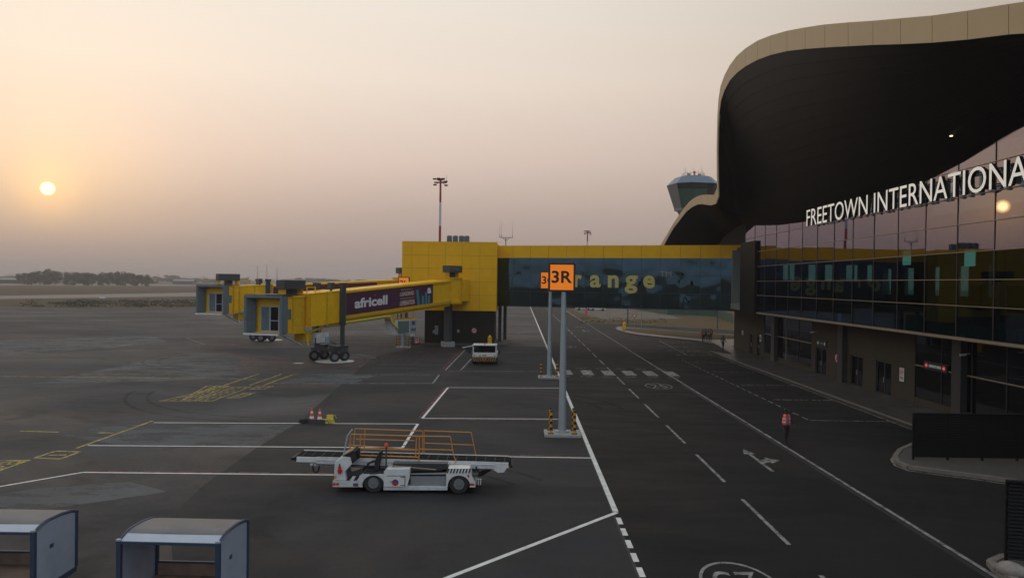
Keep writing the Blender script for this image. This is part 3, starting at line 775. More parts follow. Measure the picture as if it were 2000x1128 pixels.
# top skin
Tb(MB().grid([[Vector((CX+.12, a.y, a.z)) for a, b in stn], [Vector((CX+6, max(a.y, inner[i].y)+.6, a.z+.6)) for i, (a, b) in enumerate(stn)], [Vector((46, max(a.y, inner[i].y)+1, max(13.5, a.z*.75))) for i, (a, b) in enumerate(stn)]])).build('roof_skin', 'roofing', can, smooth=True)
for (px, py) in ((1893, 250), (1770, 300)):
    # downlights set in the soffit
    d = ray(px, py)
    best = None
    for k in range(NS):
        for i in range(n_st-1):
            c = (rows_s[k][i]+rows_s[k+1][i+1]+rows_s[k][i+1]+rows_s[k+1][i])/4
            v = c-CAM; dd = (v.normalized()-d.normalized()).length
            if best is None or dd < best[0]: best = (dd, c)
    c = best[1]+Vector((-.12, 0, -.10))
    if px == 1893:
        Tb(MB().cyl(c, c+Vector((.0, 0, .05)), .08, n=14)).build('downlight', 'downlight', can)

# letters of the airport name
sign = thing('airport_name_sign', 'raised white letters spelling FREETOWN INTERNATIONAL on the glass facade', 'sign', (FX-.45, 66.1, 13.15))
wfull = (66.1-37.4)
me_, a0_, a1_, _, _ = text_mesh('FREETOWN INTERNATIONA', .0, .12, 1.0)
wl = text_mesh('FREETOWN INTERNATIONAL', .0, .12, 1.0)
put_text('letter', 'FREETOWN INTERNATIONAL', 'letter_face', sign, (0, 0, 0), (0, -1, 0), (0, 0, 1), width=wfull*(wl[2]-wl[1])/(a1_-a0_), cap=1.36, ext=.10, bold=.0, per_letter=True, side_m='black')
for z in (.25, 1.05):
    bx('sign_rail', 'black', sign, .16, .22, -30.5, .1, z, z+.06)
for k in range(14):
    bx('stand_off', 'black', sign, .22, .45, -.6-2.2*k, -.5-2.2*k, .15, 1.2)

# small signs on the ground-floor wall
def wall_sign(name, px, py, w, h, label, cat='sign'):
    c = PX(px, py, WX-.08)
    return thing(name, label, cat, c), w, h
t, w, h = wall_sign('departures_sign', 1826, 716, 2.5, .52, 'black illuminated DEPARTURES sign with two red no entry discs')
bx('sign_box', 'sign_black', t, 0, .12, -w/2-.15, w/2+.15, -h/2, h/2)
for s in (-1, 1):
    d = MB().cyl((-.012, s*1.05, 0), (0, s*1.05, 0), .165, n=24).build('no_entry_disc', 'lit_red', t)
    bx('white_bar', 'lit_white', d, -.02, -.0125, s*1.05-.12, s*1.05+.12, -.035, .035)
put_text('lettering', 'DEPARTURES', 'lit_white', t, (-.01, .72, -.08), (0, -1, 0), (0, 0, 1), width=1.44, cap=.17, ext=.004)
t, w, h = wall_sign('arrivals_sign', 1604, 670, 2.3, .6, 'small black overhead sign with two white arrows above a doorway')
bx('sign_box', 'sign_black', t, 0, .12, -w/2, w/2, -h/2, h/2)
for s in (-1, 1):
    MB().prism([(-.005, s*.75+.14, 0), (-.005, s*.75-.1, .17), (-.005, s*.75-.04, .02), (-.005, s*.75-.1, -.17)], (-.008, 0, 0)).build('arrow', 'lit_white', t)
bx('lettering', 'paint_w_old', t, -.01, -.002, -.35, .35, -.05, .05)
t, w, h = wall_sign('no_smoking_sign', 1761, 731, .62, .95, 'white rectangular no smoking notice on the brown wall')
bx('plate', 'white', t, 0, .03, -w/2, w/2, -h/2, h/2)
def prohibit(t, r, zc, x=-.004):
    n = 28
    mb = MB(); vs = []
    for i in range(n):
        a = 2*math.pi*i/n
        vs += [(x, r*math.cos(a), zc+r*math.sin(a)), (x, r*.80*math.cos(a), zc+r*.80*math.sin(a))]
    mb.add(vs, [(2*i, 2*((i+1) % n), 2*((i+1) % n)+1, 2*i+1) for i in range(n)])
    k = r*.86*.707; w_ = r*.09
    mb.sheet([(x-.001, -k-w_, zc+k-w_), (x-.001, -k+w_, zc+k+w_), (x-.001, k+w_, zc-k+w_), (x-.001, k-w_, zc-k-w_)])
    return mb.build('red_ring', 'red', t, recalc=False)
prohibit(t, .24, .16)
bx('cigarette', 'sign_black', t, -.004, 0, -.16, .16, .13, .18)
for z in (-.22, -.32): bx('caption', 'sign_black', t, -.004, 0, -.2, .2, z, z+.06)
for (px, py, r, lab) in ((1634, 699, .36, 'round red and white prohibition sign between two doors on the brown wall'), (1450, 649, .33, 'round red and white sign on the far end of the terminal wall')):
    t, w, h = wall_sign('round_wall_sign', px, py, 0, 0, lab)
    MB().cyl((0, 0, 0), (.03, 0, 0), r, n=28).build('disc', 'white', t)
    prohibit(t, r*.97, 0)
    bx('pictogram', 'sign_black', t, -.003, 0, -.06, .06, -.17, .17)
t, w, h = wall_sign('wall_notice', 1485, 660, .5, .75, 'small white notice beside the far doors of the terminal')
bx('plate', 'white', t, 0, .03, -w/2, w/2, -h/2, h/2); bx('print', 'sign_black', t, -.004, 0, -.15, .15, -.2, .15)
for (px, py, lab) in ((1589, 648, 'small wall camera above the arrivals doorway'), (1885, 692, 'small white camera on the column by departures')):
    c = PX(px, py, WX-.35); t = thing('security_camera', lab, 'camera', c)
    MB().cyl((.30, 0, .05), (0, 0, .03), .03, n=8).build('bracket', 'galv', t); MB().cyl((.05, 0, 0), (-.28, .05, -.05), .07, n=12).build('housing', 'white', t)

# ------------------------------------------------------------------ glazed corridor to the gate building
A = Vector((-3.3, 100.8, 0)); B = Vector((26.45, 92.36, 0))
dv_ = (B-A); LEN = dv_.length; rzb = math.atan2(dv_.y, dv_.x)
cor = thing('glazed_corridor', 'glazed passenger corridor with yellow top band and the word orange', 'corridor', A, rzb)
ZB, ZG, ZT = 5.0, 11.25, 12.85
NP = 13; pw = LEN/NP
rowz = [ZB+.05, 6.9, 9.1, ZG]
body = MB().box(0, LEN, .35, 4.2, ZB-.02, ZB+.25).box(0, LEN, .35, 4.2, ZT-.3, ZT-.05).box(0, LEN, 4.0, 4.2, ZB+.25, ZT-.3).build('corridor_shell', 'darkmetal', cor)
for i in range(NP):
    x0, x1 = i*pw+.015, (i+1)*pw-.015
    MB().prism([(x0, 0, ZG), (x1, 0, ZG), (x1, 0, ZT), (x0, 0, ZT)], (0, .12, 0)).build('fascia_panel', 'yellow_clad', cor)
    for za, zb in zip(rowz, rowz[1:]):
        tl, tw = random.gauss(0, .004), random.gauss(0, .004)
        MB().prism([(x0, .10+tl-tw, za+.012), (x1, .10+tl+tw, za+.012), (x1, .10-tl+tw, zb-.012), (x0, .10-tl-tw, zb-.012)], (0, .03, 0)).build('glass_pane', 'glass_b', cor)
    bx('mullion', 'darkmetal', cor, i*pw-.02, i*pw+.02, .085, .2, ZB, ZG)
for z in rowz[1:3]:
    bx('rail', 'greydk', cor, 0, LEN, .075, .2, z-.02, z+.02)
bx('bottom_rail', 'darkmetal', cor, 0, LEN, .05, .34, ZB-.08, ZB+.04)
bx('inner_back_wall', 'interior', cor, 0, LEN, 3.7, 3.9, ZB+.25, ZT-.3)
# word "orange" in pale yellow foil
def cpx(px): # along-corridor distance of an image column
    d = ray(px, 550); # intersect ray with corridor plane
    n = Vector((-dv_.y, dv_.x, 0)); t = (A-CAM).dot(n)/d.dot(n); return (CAM+d*t-A).dot(dv_.normalized())
def cz(px, py):
    d = ray(px, py); n = Vector((-dv_.y, dv_.x, 0)); t = (A-CAM).dot(n)/d.dot(n); return (CAM+d*t).z
M['foil'] = mat('pale_yellow_foil', (.54, .46, .13), .5, var=.05)
M['foil2'] = mat('pale_foil', (.30, .29, .22), .5, var=.05)
zb_, zt_ = cz(1200, 560), cz(1200, 536)
spots = [('o', 1077, 1108), ('r', 1122.5, 1136), ('a', 1152, 1173), ('n', 1187, 1208), ('g', 1220, 1245), ('e', 1256, 1279)]
for ch, a, b in spots:
    me, x0, x1, y0, y1 = text_mesh(ch, .03, .008)
    _, _, _, q0, q1 = text_mesh('x', .03, .008)
    sc_ = (zt_-zb_)/(q1-q0)
    put_text('letter', ch, 'foil', cor, (cpx(a), .055, zb_+min(0, y0)*sc_), (1, 0, 0), (0, 0, 1), width=cpx(b)-cpx(a), height=(y1-y0)*sc_, bold=.03, ext=.006)
put_text('letter', 'TM', 'foil2', cor, (cpx(1289), .055, cz(1300, 540)), (1, 0, 0), (0, 0, 1), width=cpx(1311)-cpx(1289), height=cz(1300, 529.5)-cz(1300, 540), ext=.006)

# antenna and far things on the corridor roof
t = thing('radio_antenna', 'forked radio antenna with three whips on the corridor roof', 'antenna', (-2.0, 103.0, ZT-.05))
MB().cyl((0, 0, 0), (0, 0, 1.25), .05).tube([(0, 0, .8), (.45, 0, 1.2)], .03).tube([(0, 0, .8), (-.4, 0, 1.2)], .03).build('mast', 'greydk', t)
bx('cross_bar', 'greydk', t, -.85, .9, -.03, .03, 1.22, 1.29)
for x in (-.83, -.58, .88):
    MB().cyl((x, 0, 1.2), (x, 0, 1.65), .035, n=6).cyl((x, 0, 1.65), (x, 0, 3.5), .014, .008, n=6).build('whip', 'greydk', t)

# ------------------------------------------------------------------ yellow gate building
NX0, NX1, NY0, NY1, NZ0, NZ1 = -15.15, -3.0, 98.0, 108.5, 4.35, 13.1
node = thing('gate_building', 'boxy yellow clad gate building on a dark recessed base', 'building', (-9, 98, 0))
def Nb(mb): mb.v = [(v[0]+9, v[1]-98, v[2]) for v in mb.v]; return mb
Nb(MB().box(NX0+.1, NX1-.1, NY0+.1, NY1, NZ0+.05, NZ1-.08)).build('core', 'greydk', node)
cols = [NX0+(NX1-NX0)*k for k in (0, .105, .28, .455, .635, .82, 1)]
zr = [NZ0, 6.35, 8.05, 9.75, 11.4, NZ1]
for a, b in zip(cols, cols[1:]):
    for c, d in zip(zr, zr[1:]):
        Nb(MB().box(a+.012, b-.012, NY0, NY0+.09, c+.012, d-.012)).build('cladding_panel', 'yellow_clad', node)
for a, b in zip((98.1, 101.6, 105.0), (101.6, 105.0, 108.5)):
    for c, d in zip(zr, zr[1:]):
        Nb(MB().box(NX1-.09, NX1, a+.012, b-.012, c+.012, d-.012)).build('cladding_panel', 'yellow_clad', node)
        Nb(MB().box(NX0, NX0+.09, a+.012, b-.012, c+.012, d-.012)).build('cladding_panel', 'yellow_clad', node)
Nb(MB().box(NX0-.03, NX1+.03, NY0-.03, NY0+.1, NZ1, NZ1+.06)).build('coping', 'yellow_clad', node)
# dark ribbed base
Nb(MB().box(-12.2, -3.3, 98.5, 107.5, 0, NZ0+.04)).build('base_wall', 'wall_dk', node)
for k in range(36):
    x = -12.2+.248*k
    Nb(MB().box(x, x+.12, 98.44, 98.5, .1, NZ0)).build('base_rib', 'wall_dk', node)
Nb(MB().box(-12.6, -1.6, 97.6, 108.2, 0, .16)).build('plinth', 'concrete_dk', node)
for (x, y) in ((-2.68, 103.2), (-2.05, 106.2)):
    Nb(MB().box(x-.22, x+.22, y-.22, y+.22, .16, 5.0)).build('column', 'greydk', node)
t = thing('round_wall_sign', 'round red ringed prohibition sign on the dark base of the yellow building', 'sign', PY(926, 645, 98.40), -math.pi/2)
# this sign faces the camera: its local -x points to -Y after the turn
t.rotation_euler = (0, 0, math.pi/2)
MB().cyl((0, 0, 0), (.03, 0, 0), .33, n=28).build('disc', 'white', t); prohibit(t, .32, 0); bx('pictogram', 'sign_black', t, -.003, 0, -.17, .17, -.06, .06)
for (px, py, w, h, nm, lab) in ((852.5, 644, .4, 1.1, 'switch_box', 'tall grey switch box on the dark base wall beside the pillar'), (847, 647, .22, .34, 'switch_box', 'small white box left of the tall switch box'),
                          (878, 649, .2, .36, 'switch_box', 'small white box just right of the support pillar'), (895, 646, .24, .34, 'switch_box', 'small white box between pillar and round sign')):
    t = thing(nm, lab, 'box', PY(px, py, 98.36))
    bx('housing', 'white_dirty', t, -w/2, w/2, -.1, .07, -h/2, h/2, bevel=.01); bx('door_line', 'grey', t, -w/2+.03, w/2-.03, -.108, -.10, -h/2+.03, h/2-.03)
# air-conditioning units on the roof
u0 = None
for i, px in enumerate((878, 889.5, 901.5, 912)):
    p = PY(px, 470, 101.5); p.z = NZ1-.05
    lab = ('first', 'second', 'third', 'fourth')[i]+' air conditioning condenser from the red mast on the yellow roof'
    if u0 is None:
        u0 = thing('condenser_unit', lab, 'condenser', p, 0, 'condensers on the yellow roof')
        bx('housing', 'grey', u0, -.33, .33, -.33, .33, 0, 1.02, bevel=.02)
        for k in range(7): bx('fin', 'greydk', u0, -.29+.085*k, -.25+.085*k, -.345, -.332, .06, .94)
        MB().cyl((0, 0, 1.02), (0, 0, 1.08), .27, n=16).build('fan_guard', 'greydk', u0)
    else: dup(u0, p, 0, lab)
# yellow litter-bin shaped pillars
def yellow_pillar(loc, label):
    t = thing('yellow_pillar_bin', label, 'bin', loc)
    MB().lathe([(.26, 0), (.27, .05), (.27, 1.0), (.24, 1.12), (.13, 1.24), (.09, 1.34), (.03, 1.38)], n=16).build('body', 'yellow', t, smooth=True)
    bx('slot', 'black', t, -.02, .17, -.285, -.2, .95, 1.03)
    return t
yellow_pillar((PY(956.5, 672, 97.2).x, 97.2, .0), 'yellow dome topped pillar bin behind the white tractor')
p = G(1219, 645); yellow_pillar((p.x, p.y, .13), 'yellow dome topped pillar bin on the grass island tip')

# ------------------------------------------------------------------ boarding bridges
def jetway(label, rot, adir, cab_front, cab_n, z0, slope, s_bog, s_out, s_cab, zcab, lettering, link):
    u = Vector(adir).normalized(); ang = math.atan2(u.y, u.x)
    t = thing('boarding_bridge', label, 'boarding bridge', (rot[0], rot[1], 0), ang, 'passenger boarding bridges at the yellow gate building')
    zf = lambda s: z0-slope*s
    def tun(name, m, s0, s1, w, d0, d1, parent=t, y0=None):
        ya, yb = (-w/2, w/2) if y0 is None else y0
        return MB().hexa([(s0, ya, zf(s0)+d0), (s1, ya, zf(s1)+d0), (s1, yb, zf(s1)+d0), (s0, yb, zf(s0)+d0)], [(s0, ya, zf(s0)+d1), (s1, ya, zf(s1)+d1), (s1, yb, zf(s1)+d1), (s0, yb, zf(s0)+d1)]).build(name, m, parent)
    # rotunda, its support column and the link to the building
    MB().cyl((0, 0, 0), (0, 0, .62), 1.05, n=4).build('footing', 'concrete', t)
    MB().cyl((0, 0, .62), (0, 0, z0), .52, n=20).build('support_column', 'greydk', t, smooth=True)
    r = MB().cyl((0, 0, z0-.05), (0, 0, z0+2.75), 1.62, n=28).build('rotunda', 'yellow', t, smooth=True)
    MB().cyl((0, 0, z0+2.76), (0, 0, z0+2.95), 1.75, n=28).build('rotunda_roof', 'yellow_dk', t, smooth=True)
    MB().cyl((0, 0, z0-.3), (0, 0, z0-.06), 1.75, n=28).build('rotunda_floor', 'yellow_dk', t, smooth=True)
    inv = Matrix.Rotation(-ang, 3, 'Z')
    lk = inv @ (Vector(link)-Vector((rot[0], rot[1], 0))); lk.z = 0; ld = lk.normalized(); lp = Vector((-ld.y, ld.x, 0))*1.25
    MB().prism([ld*1.2-lp+Vector((0, 0, z0)), lk-lp+Vector((0, 0, z0)), lk+lp+Vector((0, 0, z0)), ld*1.2+lp+Vector((0, 0, z0))], (0, 0, 2.7)).build('link_passage', 'yellow', t)
    # tunnels
    tn = tun('inner_tunnel', 'yellow', 1.35, s_out+1, 2.55, 0, 2.62)
    tun('tunnel_roof', 'yellow', 1.35, s_out+1, 2.75, 2.63, 2.74, tn)
    tun('ad_panel', 'purple', 5.2, s_out-.15, 0, .24, 2.50, tn, (1.28, 1.33))
    tun('ad_panel', 'purple', 5.2, s_out-.15, 0, .24, 2.50, tn, (-1.33, -1.28))
    for sgn in (1, -1):
        a = (1.28, 1.42) if sgn > 0 else (-1.42, -1.28)
        tun('side_rail', 'yellow', 1.5, s_out+.5, 0, 2.50, 2.66, tn, a); tun('side_rail', 'yellow_dk', 1.5, s_out+.5, 0, -.12, .24, tn, a)
        a = (.95, 1.25) if sgn > 0 else (-1.25, -.95)
        tun('under_beam', 'yellow_dk', 1.5, s_out+1, 0, -.42, -.01, tn, a)
    ot = tun('outer_tunnel', 'yellow', s_out, s_cab-1.0, 3.0, -.32, 2.72)
    tun('tunnel_roof', 'yellow', s_out-.05, s_cab-.9, 3.1, 2.73, 2.82, ot)
    for s in (s_out+.05, (s_out+s_cab)/2-.4, s_cab-1.15):
        for sgn in (1, -1):
            tun('frame_rib', 'yellow_dk', s, s+.14, 0, -.4, 2.84, ot, (1.5, 1.58) if sgn > 0 else (-1.58, -1.5))
    # cab rotunda with curtain slats
    rc = Vector((s_cab, 0, 0)); zc = zcab
    cr = MB().cyl((s_cab, 0, zc+.25), (s_cab, 0, zc+3.35), 1.42, n=28).build('cab_rotunda', 'yellow_dk', t, smooth=True)
    MB().cyl((s_cab, 0, zc+3.36), (s_cab, 0, zc+3.52), 1.5, n=28).build('rotunda_roof', 'yellow', t, smooth=True)
    MB().cyl((s_cab, 0, zc+.0), (s_cab, 0, zc+.24), 1.5, n=28).build('rotunda_floor', 'yellow_dk', t, smooth=True)
    # cab: opening towards cab_n, centre of the opening at cab_front
    n = inv @ Vector(cab_n).normalized(); fc = inv @ (Vector(cab_front)-Vector((rot[0], rot[1], 0))); fc.z = 0
    e = Vector((-n.y, n.x, 0))      # to the viewer's right when facing the opening from outside ... sign set below
    def cp(a, d, z): return fc+e*a+n*(-d)+Vector((0, 0, zc+z))
    def cbox(name, m, a0, a1, d0, d1, zz0, zz1, parent):
        return MB().hexa([cp(a0, d0, zz0), cp(a1, d0, zz0), cp(a1, d1, zz0), cp(a0, d1, zz0)], [cp(a0, d0, zz1), cp(a1, d0, zz1), cp(a1, d1, zz1), cp(a0, d1, zz1)]).build(name, m, parent)
    hw = 1.95
    cab = MB()
    for (a0, a1, d0, d1, q0, q1) in ((-hw+.15, -hw+.25, .95, 3.2, .2, 3.35), (hw-.25, hw-.15, .95, 3.2, .2, 3.35), (-hw+.15, hw-.15, .95, 3.2, 3.36, 3.46), (-hw+.15, hw-.15, .9, 3.2, .05, .19)):
        cab.hexa([cp(a0, d0, q0), cp(a1, d0, q0), cp(a1, d1, q0), cp(a0, d1, q0)], [cp(a0, d0, q1), cp(a1, d0, q1), cp(a1, d1, q1), cp(a0, d1, q1)])
    cab = cab.build('cab', 'yellow', t)
    # recessed yellow back wall with the two-leaf door
    cbox('cab_back_wall', 'yellow', -hw+.26, -1.0, 1.22, 1.30, .2, 3.35, cab); cbox('cab_back_wall', 'yellow', 1.0, hw-.26, 1.22, 1.30, .2, 3.35, cab)
    cbox('cab_back_wall', 'yellow', -1.0, 1.0, 1.22, 1.30, 2.55, 3.35, cab)
    for (a0, a1, q0, q1) in ((-1.0, -.88, .2, 2.55), (.88, 1.0, .2, 2.55), (-.07, .07, .2, 2.45), (-1.0, 1.0, 2.45, 2.56), (-.88, -.07, .2, .32), (.07, .88, .2, .32), (.07, .88, 1.18, 1.26)):
        cbox('door_frame', 'galv', a0, a1, 1.10, 1.20, q0, q1, cab)
    cbox('door_pane', 'canvas', -.88, -.07, 1.14, 1.17, .32, 2.45, cab); cbox('door_pane', 'glass_g', .07, .88, 1.14, 1.17, .32, 2.45, cab)
    cbox('cab_inner_dark', 'darkmetal', -1.0, 1.0, 2.9, 2.96, .2, 2.55, cab)
    # folding canopy: flared frame of canvas, wider at the mouth
    def fl(a, d, z):   # flare
        k = 1.0-d/1.05
        return cp(a*(1+.015*k), d, 1.75+(z-1.75)*(1+.02*k))
    segs = 5
    def bellows(pts_in, taper=0.0):
        mb = MB(); rowsb = []
        for k in range(2*segs+1):
            d = 1.0*k/(2*segs); off = .05 if k % 2 else 0.0
            tp = 1-taper*k/(2*segs); rowsb.append([fl(a*(1-off*.25)*tp, d, 1.75+(z-1.75)*(1-off*.25)*(1-taper*.25*k/(2*segs))) for a, z in pts_in])
        return mb.grid(rowsb)
    out = [(-hw, .1), (-hw, 3.5), (hw, 3.5), (hw, .1)]; inn = [(-hw+.22, .1), (-hw+.22, 3.28), (hw-.22, 3.28), (hw-.22, .1)]
    bl = bellows(out).build('canopy_bellows', 'canvas', t, recalc=False)
    bellows(inn, .22).build('bellows_lining', 'canvas', bl, recalc=False)
    rim = MB()
    for (o1, o2, i1, i2) in ((out[0], out[1], inn[0], inn[1]), (out[1], out[2], inn[1], inn[2]), (out[2], out[3], inn[2], inn[3])):
        rim.hexa([fl(*[o1[0], -.02, o1[1]]), fl(*[o2[0], -.02, o2[1]]), fl(*[i2[0], -.02, i2[1]]), fl(*[i1[0], -.02, i1[1]])], [fl(o1[0], .08, o1[1]), fl(o2[0], .08, o2[1]), fl(i2[0], .08, i2[1]), fl(i1[0], .08, i1[1])])
    rim.build('canopy_rim', 'canvas', bl)
    cbox('roof_plate', 'greydk', -hw-.05, hw+.05, .1, 3.3, 3.56, 3.64, cab)
    cbox('bumper', 'white', -hw-.02, hw-.25, -.14, .06, -.06, .10, cab)
    cbox('floor_lip', 'grey', -hw+.1, hw-.1, .06, .95, .0, .12, cab)
    cbox('cab_window', 'canvas', hw-.145, hw-.13, 1.2, 1.75, 1.35, 2.3, cab)
    cbox('side_post', 'yellow_dk', hw-.14, hw-.02, 1.95, 2.2, -.05, 3.45, cab)
    # roof machinery
    ac = MB().box(s_cab-1.5, s_cab+1.2, -.55, .55, zc+4.1, zc+4.95).build('roof_unit', 'greydk', t, bevel=.03)
    for x in (s_cab-1.3, s_cab+.9):
        bx('unit_leg', 'yellow_dk', t, x, x+.12, -.45, .45, zc+3.5, zc+4.1)
    bx('unit_duct', 'black', t, s_cab-.6, s_cab+.2, -.4, .4, zc+3.5, zc+4.1)
    bx('roof_unit', 'greydk', t, -1.2, 1.5, .1, 1.25, z0+3.55, z0+4.4, bevel=.03)
    for x in (-.9, 1.1): bx('unit_leg', 'yellow_dk', t, x, x+.1, .35, .9, z0+2.9, z0+3.55)
    MB().cyl((.3, .6, z0+2.95), (.3, .6, z0+3.55), .5, n=14).build('unit_duct', 'black', t)
    for (dx, dz, c_) in ((-.1, .5, 'teal'), (.3, .62, 'paint_w_old'), (.75, .5, 'teal')):
        bx('unit_badge', c_, t, dx-.08, dx+.1, 1.25, 1.258, z0+3.5+dz-.12, z0+3.5+dz+.08)
    bx('floodlight', 'greydk', t, s_out+1.2, s_out+1.7, .6, 1.1, zf(s_out)+2.95, zf(s_out)+3.55)
    MB().cyl((s_out+1.45, .85, zf(s_out)+2.7), (s_out+1.45, .85, zf(s_out)+3.0), .12, n=8).build('floodlight_stem', 'greydk', t)
    for x in (s_cab-2.4, s_cab-1.3):      # service rail on the roof
        bx('guard_post', 'yellow', t, x, x+.08, .9, .98, zf(x)+2.8, zf(x)+3.4)
    bx('guard_rail', 'yellow', t, s_cab-2.4, s_cab-1.2, .91, .97, zf(s_cab)+3.45, zf(s_cab)+3.53)
    # lift columns, bogie and wheels
    for y in (1.72, -1.72):
        MB().box(s_bog-.26, s_bog+.26, y-.2, y+.2, zf(s_bog)-.6, zf(s_bog)+3.25).build('lift_column', 'greydk', t, bevel=.02)
        MB().box(s_bog-.17, s_bog+.17, y-.14, y+.14, 1.15, zf(s_bog)-.6).build('lift_ram', 'greydk', t)
        bx('column_head', 'greydk', t, s_bog-.32, s_bog+.32, y-.27, y+.27, zf(s_bog)+3.25, zf(s_bog)+3.55)
    bg_ = bx('bogie_beam', 'greydk', t, s_bog-.4, s_bog+.4, -2.1, 2.1, .95, 1.3, bevel=.03)
    bx('drive_box', 'greydk', t, s_bog-.7, s_bog+.7, .6, 1.9, 1.31, 1.6, bevel=.03)
    bx('counter_box', 'greydk', t, s_bog-.35, s_bog+.35, -1.6, -.4, 1.31, 1.62, bevel=.03)
    for y in (1.35, -1.35):
        MB().box(s_bog-.75, s_bog+.75, y-.12, y+.12, .45, .8).build('axle_frame', 'greydk', t)
        for dx in (-.72, .72):
            wv = Vector((s_bog+dx, y, .52)); ax_ = Matrix.Rotation(math.radians(58), 3, 'Z') @ Vector((1, 0, 0))
            wv = MB().wheel(wv, .52, .38, ax_).build('wheel', 'tyre', t, smooth=True)
            MB().wheel((s_bog+dx, y, .52), .27, .40, ax_, prof=[(.1, -.2), (.27, -.19), (.27, .19), (.1, .2)]).build('wheel_rim', 'rim', wv, smooth=True)
    for dz in (0, .25, .5):
        MB().tube([(s_bog+.1, -1.5, 2.6-dz), (s_bog, 1.3, 1.6)], .02, 5).build('stay_cable', 'greydk', t)
    # preconditioned-air unit hung below the inner tunnel, with its hose
    su = 8.6; zu = zf(su)
    for x in (su+.2, su+2.0, su+3.8):
        for y in (.35, 1.25): bx('hanger', 'yellow_dk', t, x, x+.1, y, y+.1, zu-1.25, zu-.1)
    bx('hanger_frame', 'yellow_dk', t, su-.1, su+4.2, .2, 1.5, zu-1.3, zu-1.18)
    ub = bx('air_unit', 'white_dirty', t, su, su+4.0, .1, 1.55, zu-2.85, zu-1.31, bevel=.02)
    bx('unit_grille', 'canvas', ub, su+1.5, su+3.5, 1.555, 1.575, zu-2.75, zu-1.4)
    bx('unit_panel', 'galv', ub, su+.08, su+1.32, 1.553, 1.565, zu-2.05, zu-1.36); bx('unit_panel', 'galv', ub, su+.08, su+1.32, 1.553, 1.565, zu-2.8, zu-2.1)
    if lettering:
        bx('unit_badge', 'cart_blue', ub, su+.45, su+.95, 1.566, 1.572, zu-1.9, zu-1.5)
        put_text('lettering', '3400', 'cart_blue', ub, (su+1.18, 1.568, zu-2.6), (-1, 0, 0), (0, 0, 1), width=.95, height=.33, ext=.004, bold=.02)
    hose = [(s_out+2.5, 1.15, zf(s_out+2)-.55), (s_out-.6, 1.25, zf(s_out)-.45), (su+5.6, 1.25, zf(su+5.6)-.5), (su+4.6, 1.3, zf(su+5)-.55)]
    MB().tube(hose, .17, 10).tube([hose[-1], (su+4.35, 1.5, zu-1.6), (su+3.9, 1.75, zu-2.1), (su+3.6, 1.6, zu-2.2)], .14, 10).build('yellow_hose', 'chock', t, smooth=True)
    MB().tube([(s_cab-1.2, .9, zf(s_cab)-.9), (s_out+2.5, 1.15, zf(s_out+2)-.55)], .12, 8).build('yellow_hose', 'chock', t, smooth=True)
    # equipment under the outer tunnel
    bx('power_box', 'white_dirty', t, s_cab-3.9, s_cab-2.2, .2, 1.3, zc-1.05, zc-.1, bevel=.02)
    bx('cable_drum', 'galv', t, s_cab-4.0, s_cab-3.4, .5, 1.45, zc-1.15, zc-.45, bevel=.08)
    for x in (s_cab-3.6, s_cab-2.6): bx('hanger', 'yellow_dk', t, x, x+.12, .5, .62, zc-.1, zc+.75)
    bx('machinery', 'yellow_dk', t, s_cab-1.9, s_cab-.9, -.3, 1.0, zc-.9, zc+.0, bevel=.05)
    MB().tube([(s_cab-1.2, 1.1, zc-.2), (s_cab-1.1, 1.2, zc-.9), (s_cab-1.2, 1.25, zc-1.2)], .12, 8).build('nozzle_hose', 'chock', t)
    MB().tube([(s_cab-2.2, 1.2, zc-.5), (s_cab-2.1, 1.3, zc-1.1), (s_cab-2.5, 1.3, zc-1.2), (s_cab-2.9, 1.25, zc-1.0)], .05, 8).build('cable_loop', 'black', t)
    # small service steps under the cab
    MB().hexa([cp(hw-.6, .9, -.15), cp(hw-.2, .9, -.15), cp(hw-.2, 1.0, -.15), cp(hw-.6, 1.0, -.15)], [cp(hw+.9, 1.4, -1.0), cp(hw+1.3, 1.4, -1.0), cp(hw+1.3, 1.5, -1.0), cp(hw+.9, 1.5, -1.0)]).build('service_step', 'galv', t)
    if lettering:
        # advertisement on the visible side: text reads from the cab end towards the rotunda
        yv = 1.332
        def onp(s, dz): return Vector((s, yv, zf(s)+dz))
        rt = Vector((-1, 0, slope)).normalized()
        up = Vector((slope, 0, 1)).normalized() if False else Vector((0, 0, 1))
        L_ = s_out-.15-5.2
        def S_(f): return s_out-.15-L_*f
        pos = lambda f, dz: onp(S_(f), dz)
        def words(txt, f0, f1, dz0, hh, m_, bold=.0):
            put_text('lettering', txt, m_, tn, pos(f0, dz0), rt, up, width=L_*(f1-f0), height=hh, bold=bold, ext=.004)
        words('africell', .09, .44, .82, 1.02, 'lettering', .035)
        for rr in (.13, .22):
            mb = MB()
            for k in range(6):
                a0, a1 = math.radians(45+15*k), math.radians(60+15*k)
                c = pos(.30, 1.78)
                mb.sheet([c+rt*(math.cos(q)*r2)+up*(math.sin(q)*r2) for q, r2 in ((a0, rr), (a1, rr), (a1, rr+.05), (a0, rr+.05))])
            mb.build('signal_arc', 'pink', tn, recalc=False)
        words("Sierra Leone's", .60, .735, 2.12, .16, 'lettering_pale')
        for f0, f1, d0, d1 in ((.572, .765, 1.42, 2.02), (.572, .772, .36, 1.08)):
            a, b = pos(f0, 0), pos(f1, 0); y_ = Vector((0, -.002, 0))
            MB().sheet([a+up*(d0+.1)+y_, a.lerp(b, .06)+up*d0+y_, b+up*(d0+.06)+y_, b.lerp(a, .03)+up*(d1-.02)+y_, a.lerp(b, .1)+up*d1+y_, a+up*(d1-.15)+y_]).build('paint_swash', 'pink', tn, recalc=False)
        words('LEADING', .59, .75, 1.50, .44, 'lettering_pale', .03)
        words('telecommunications', .585, .76, 1.18, .12, 'lettering_pale')
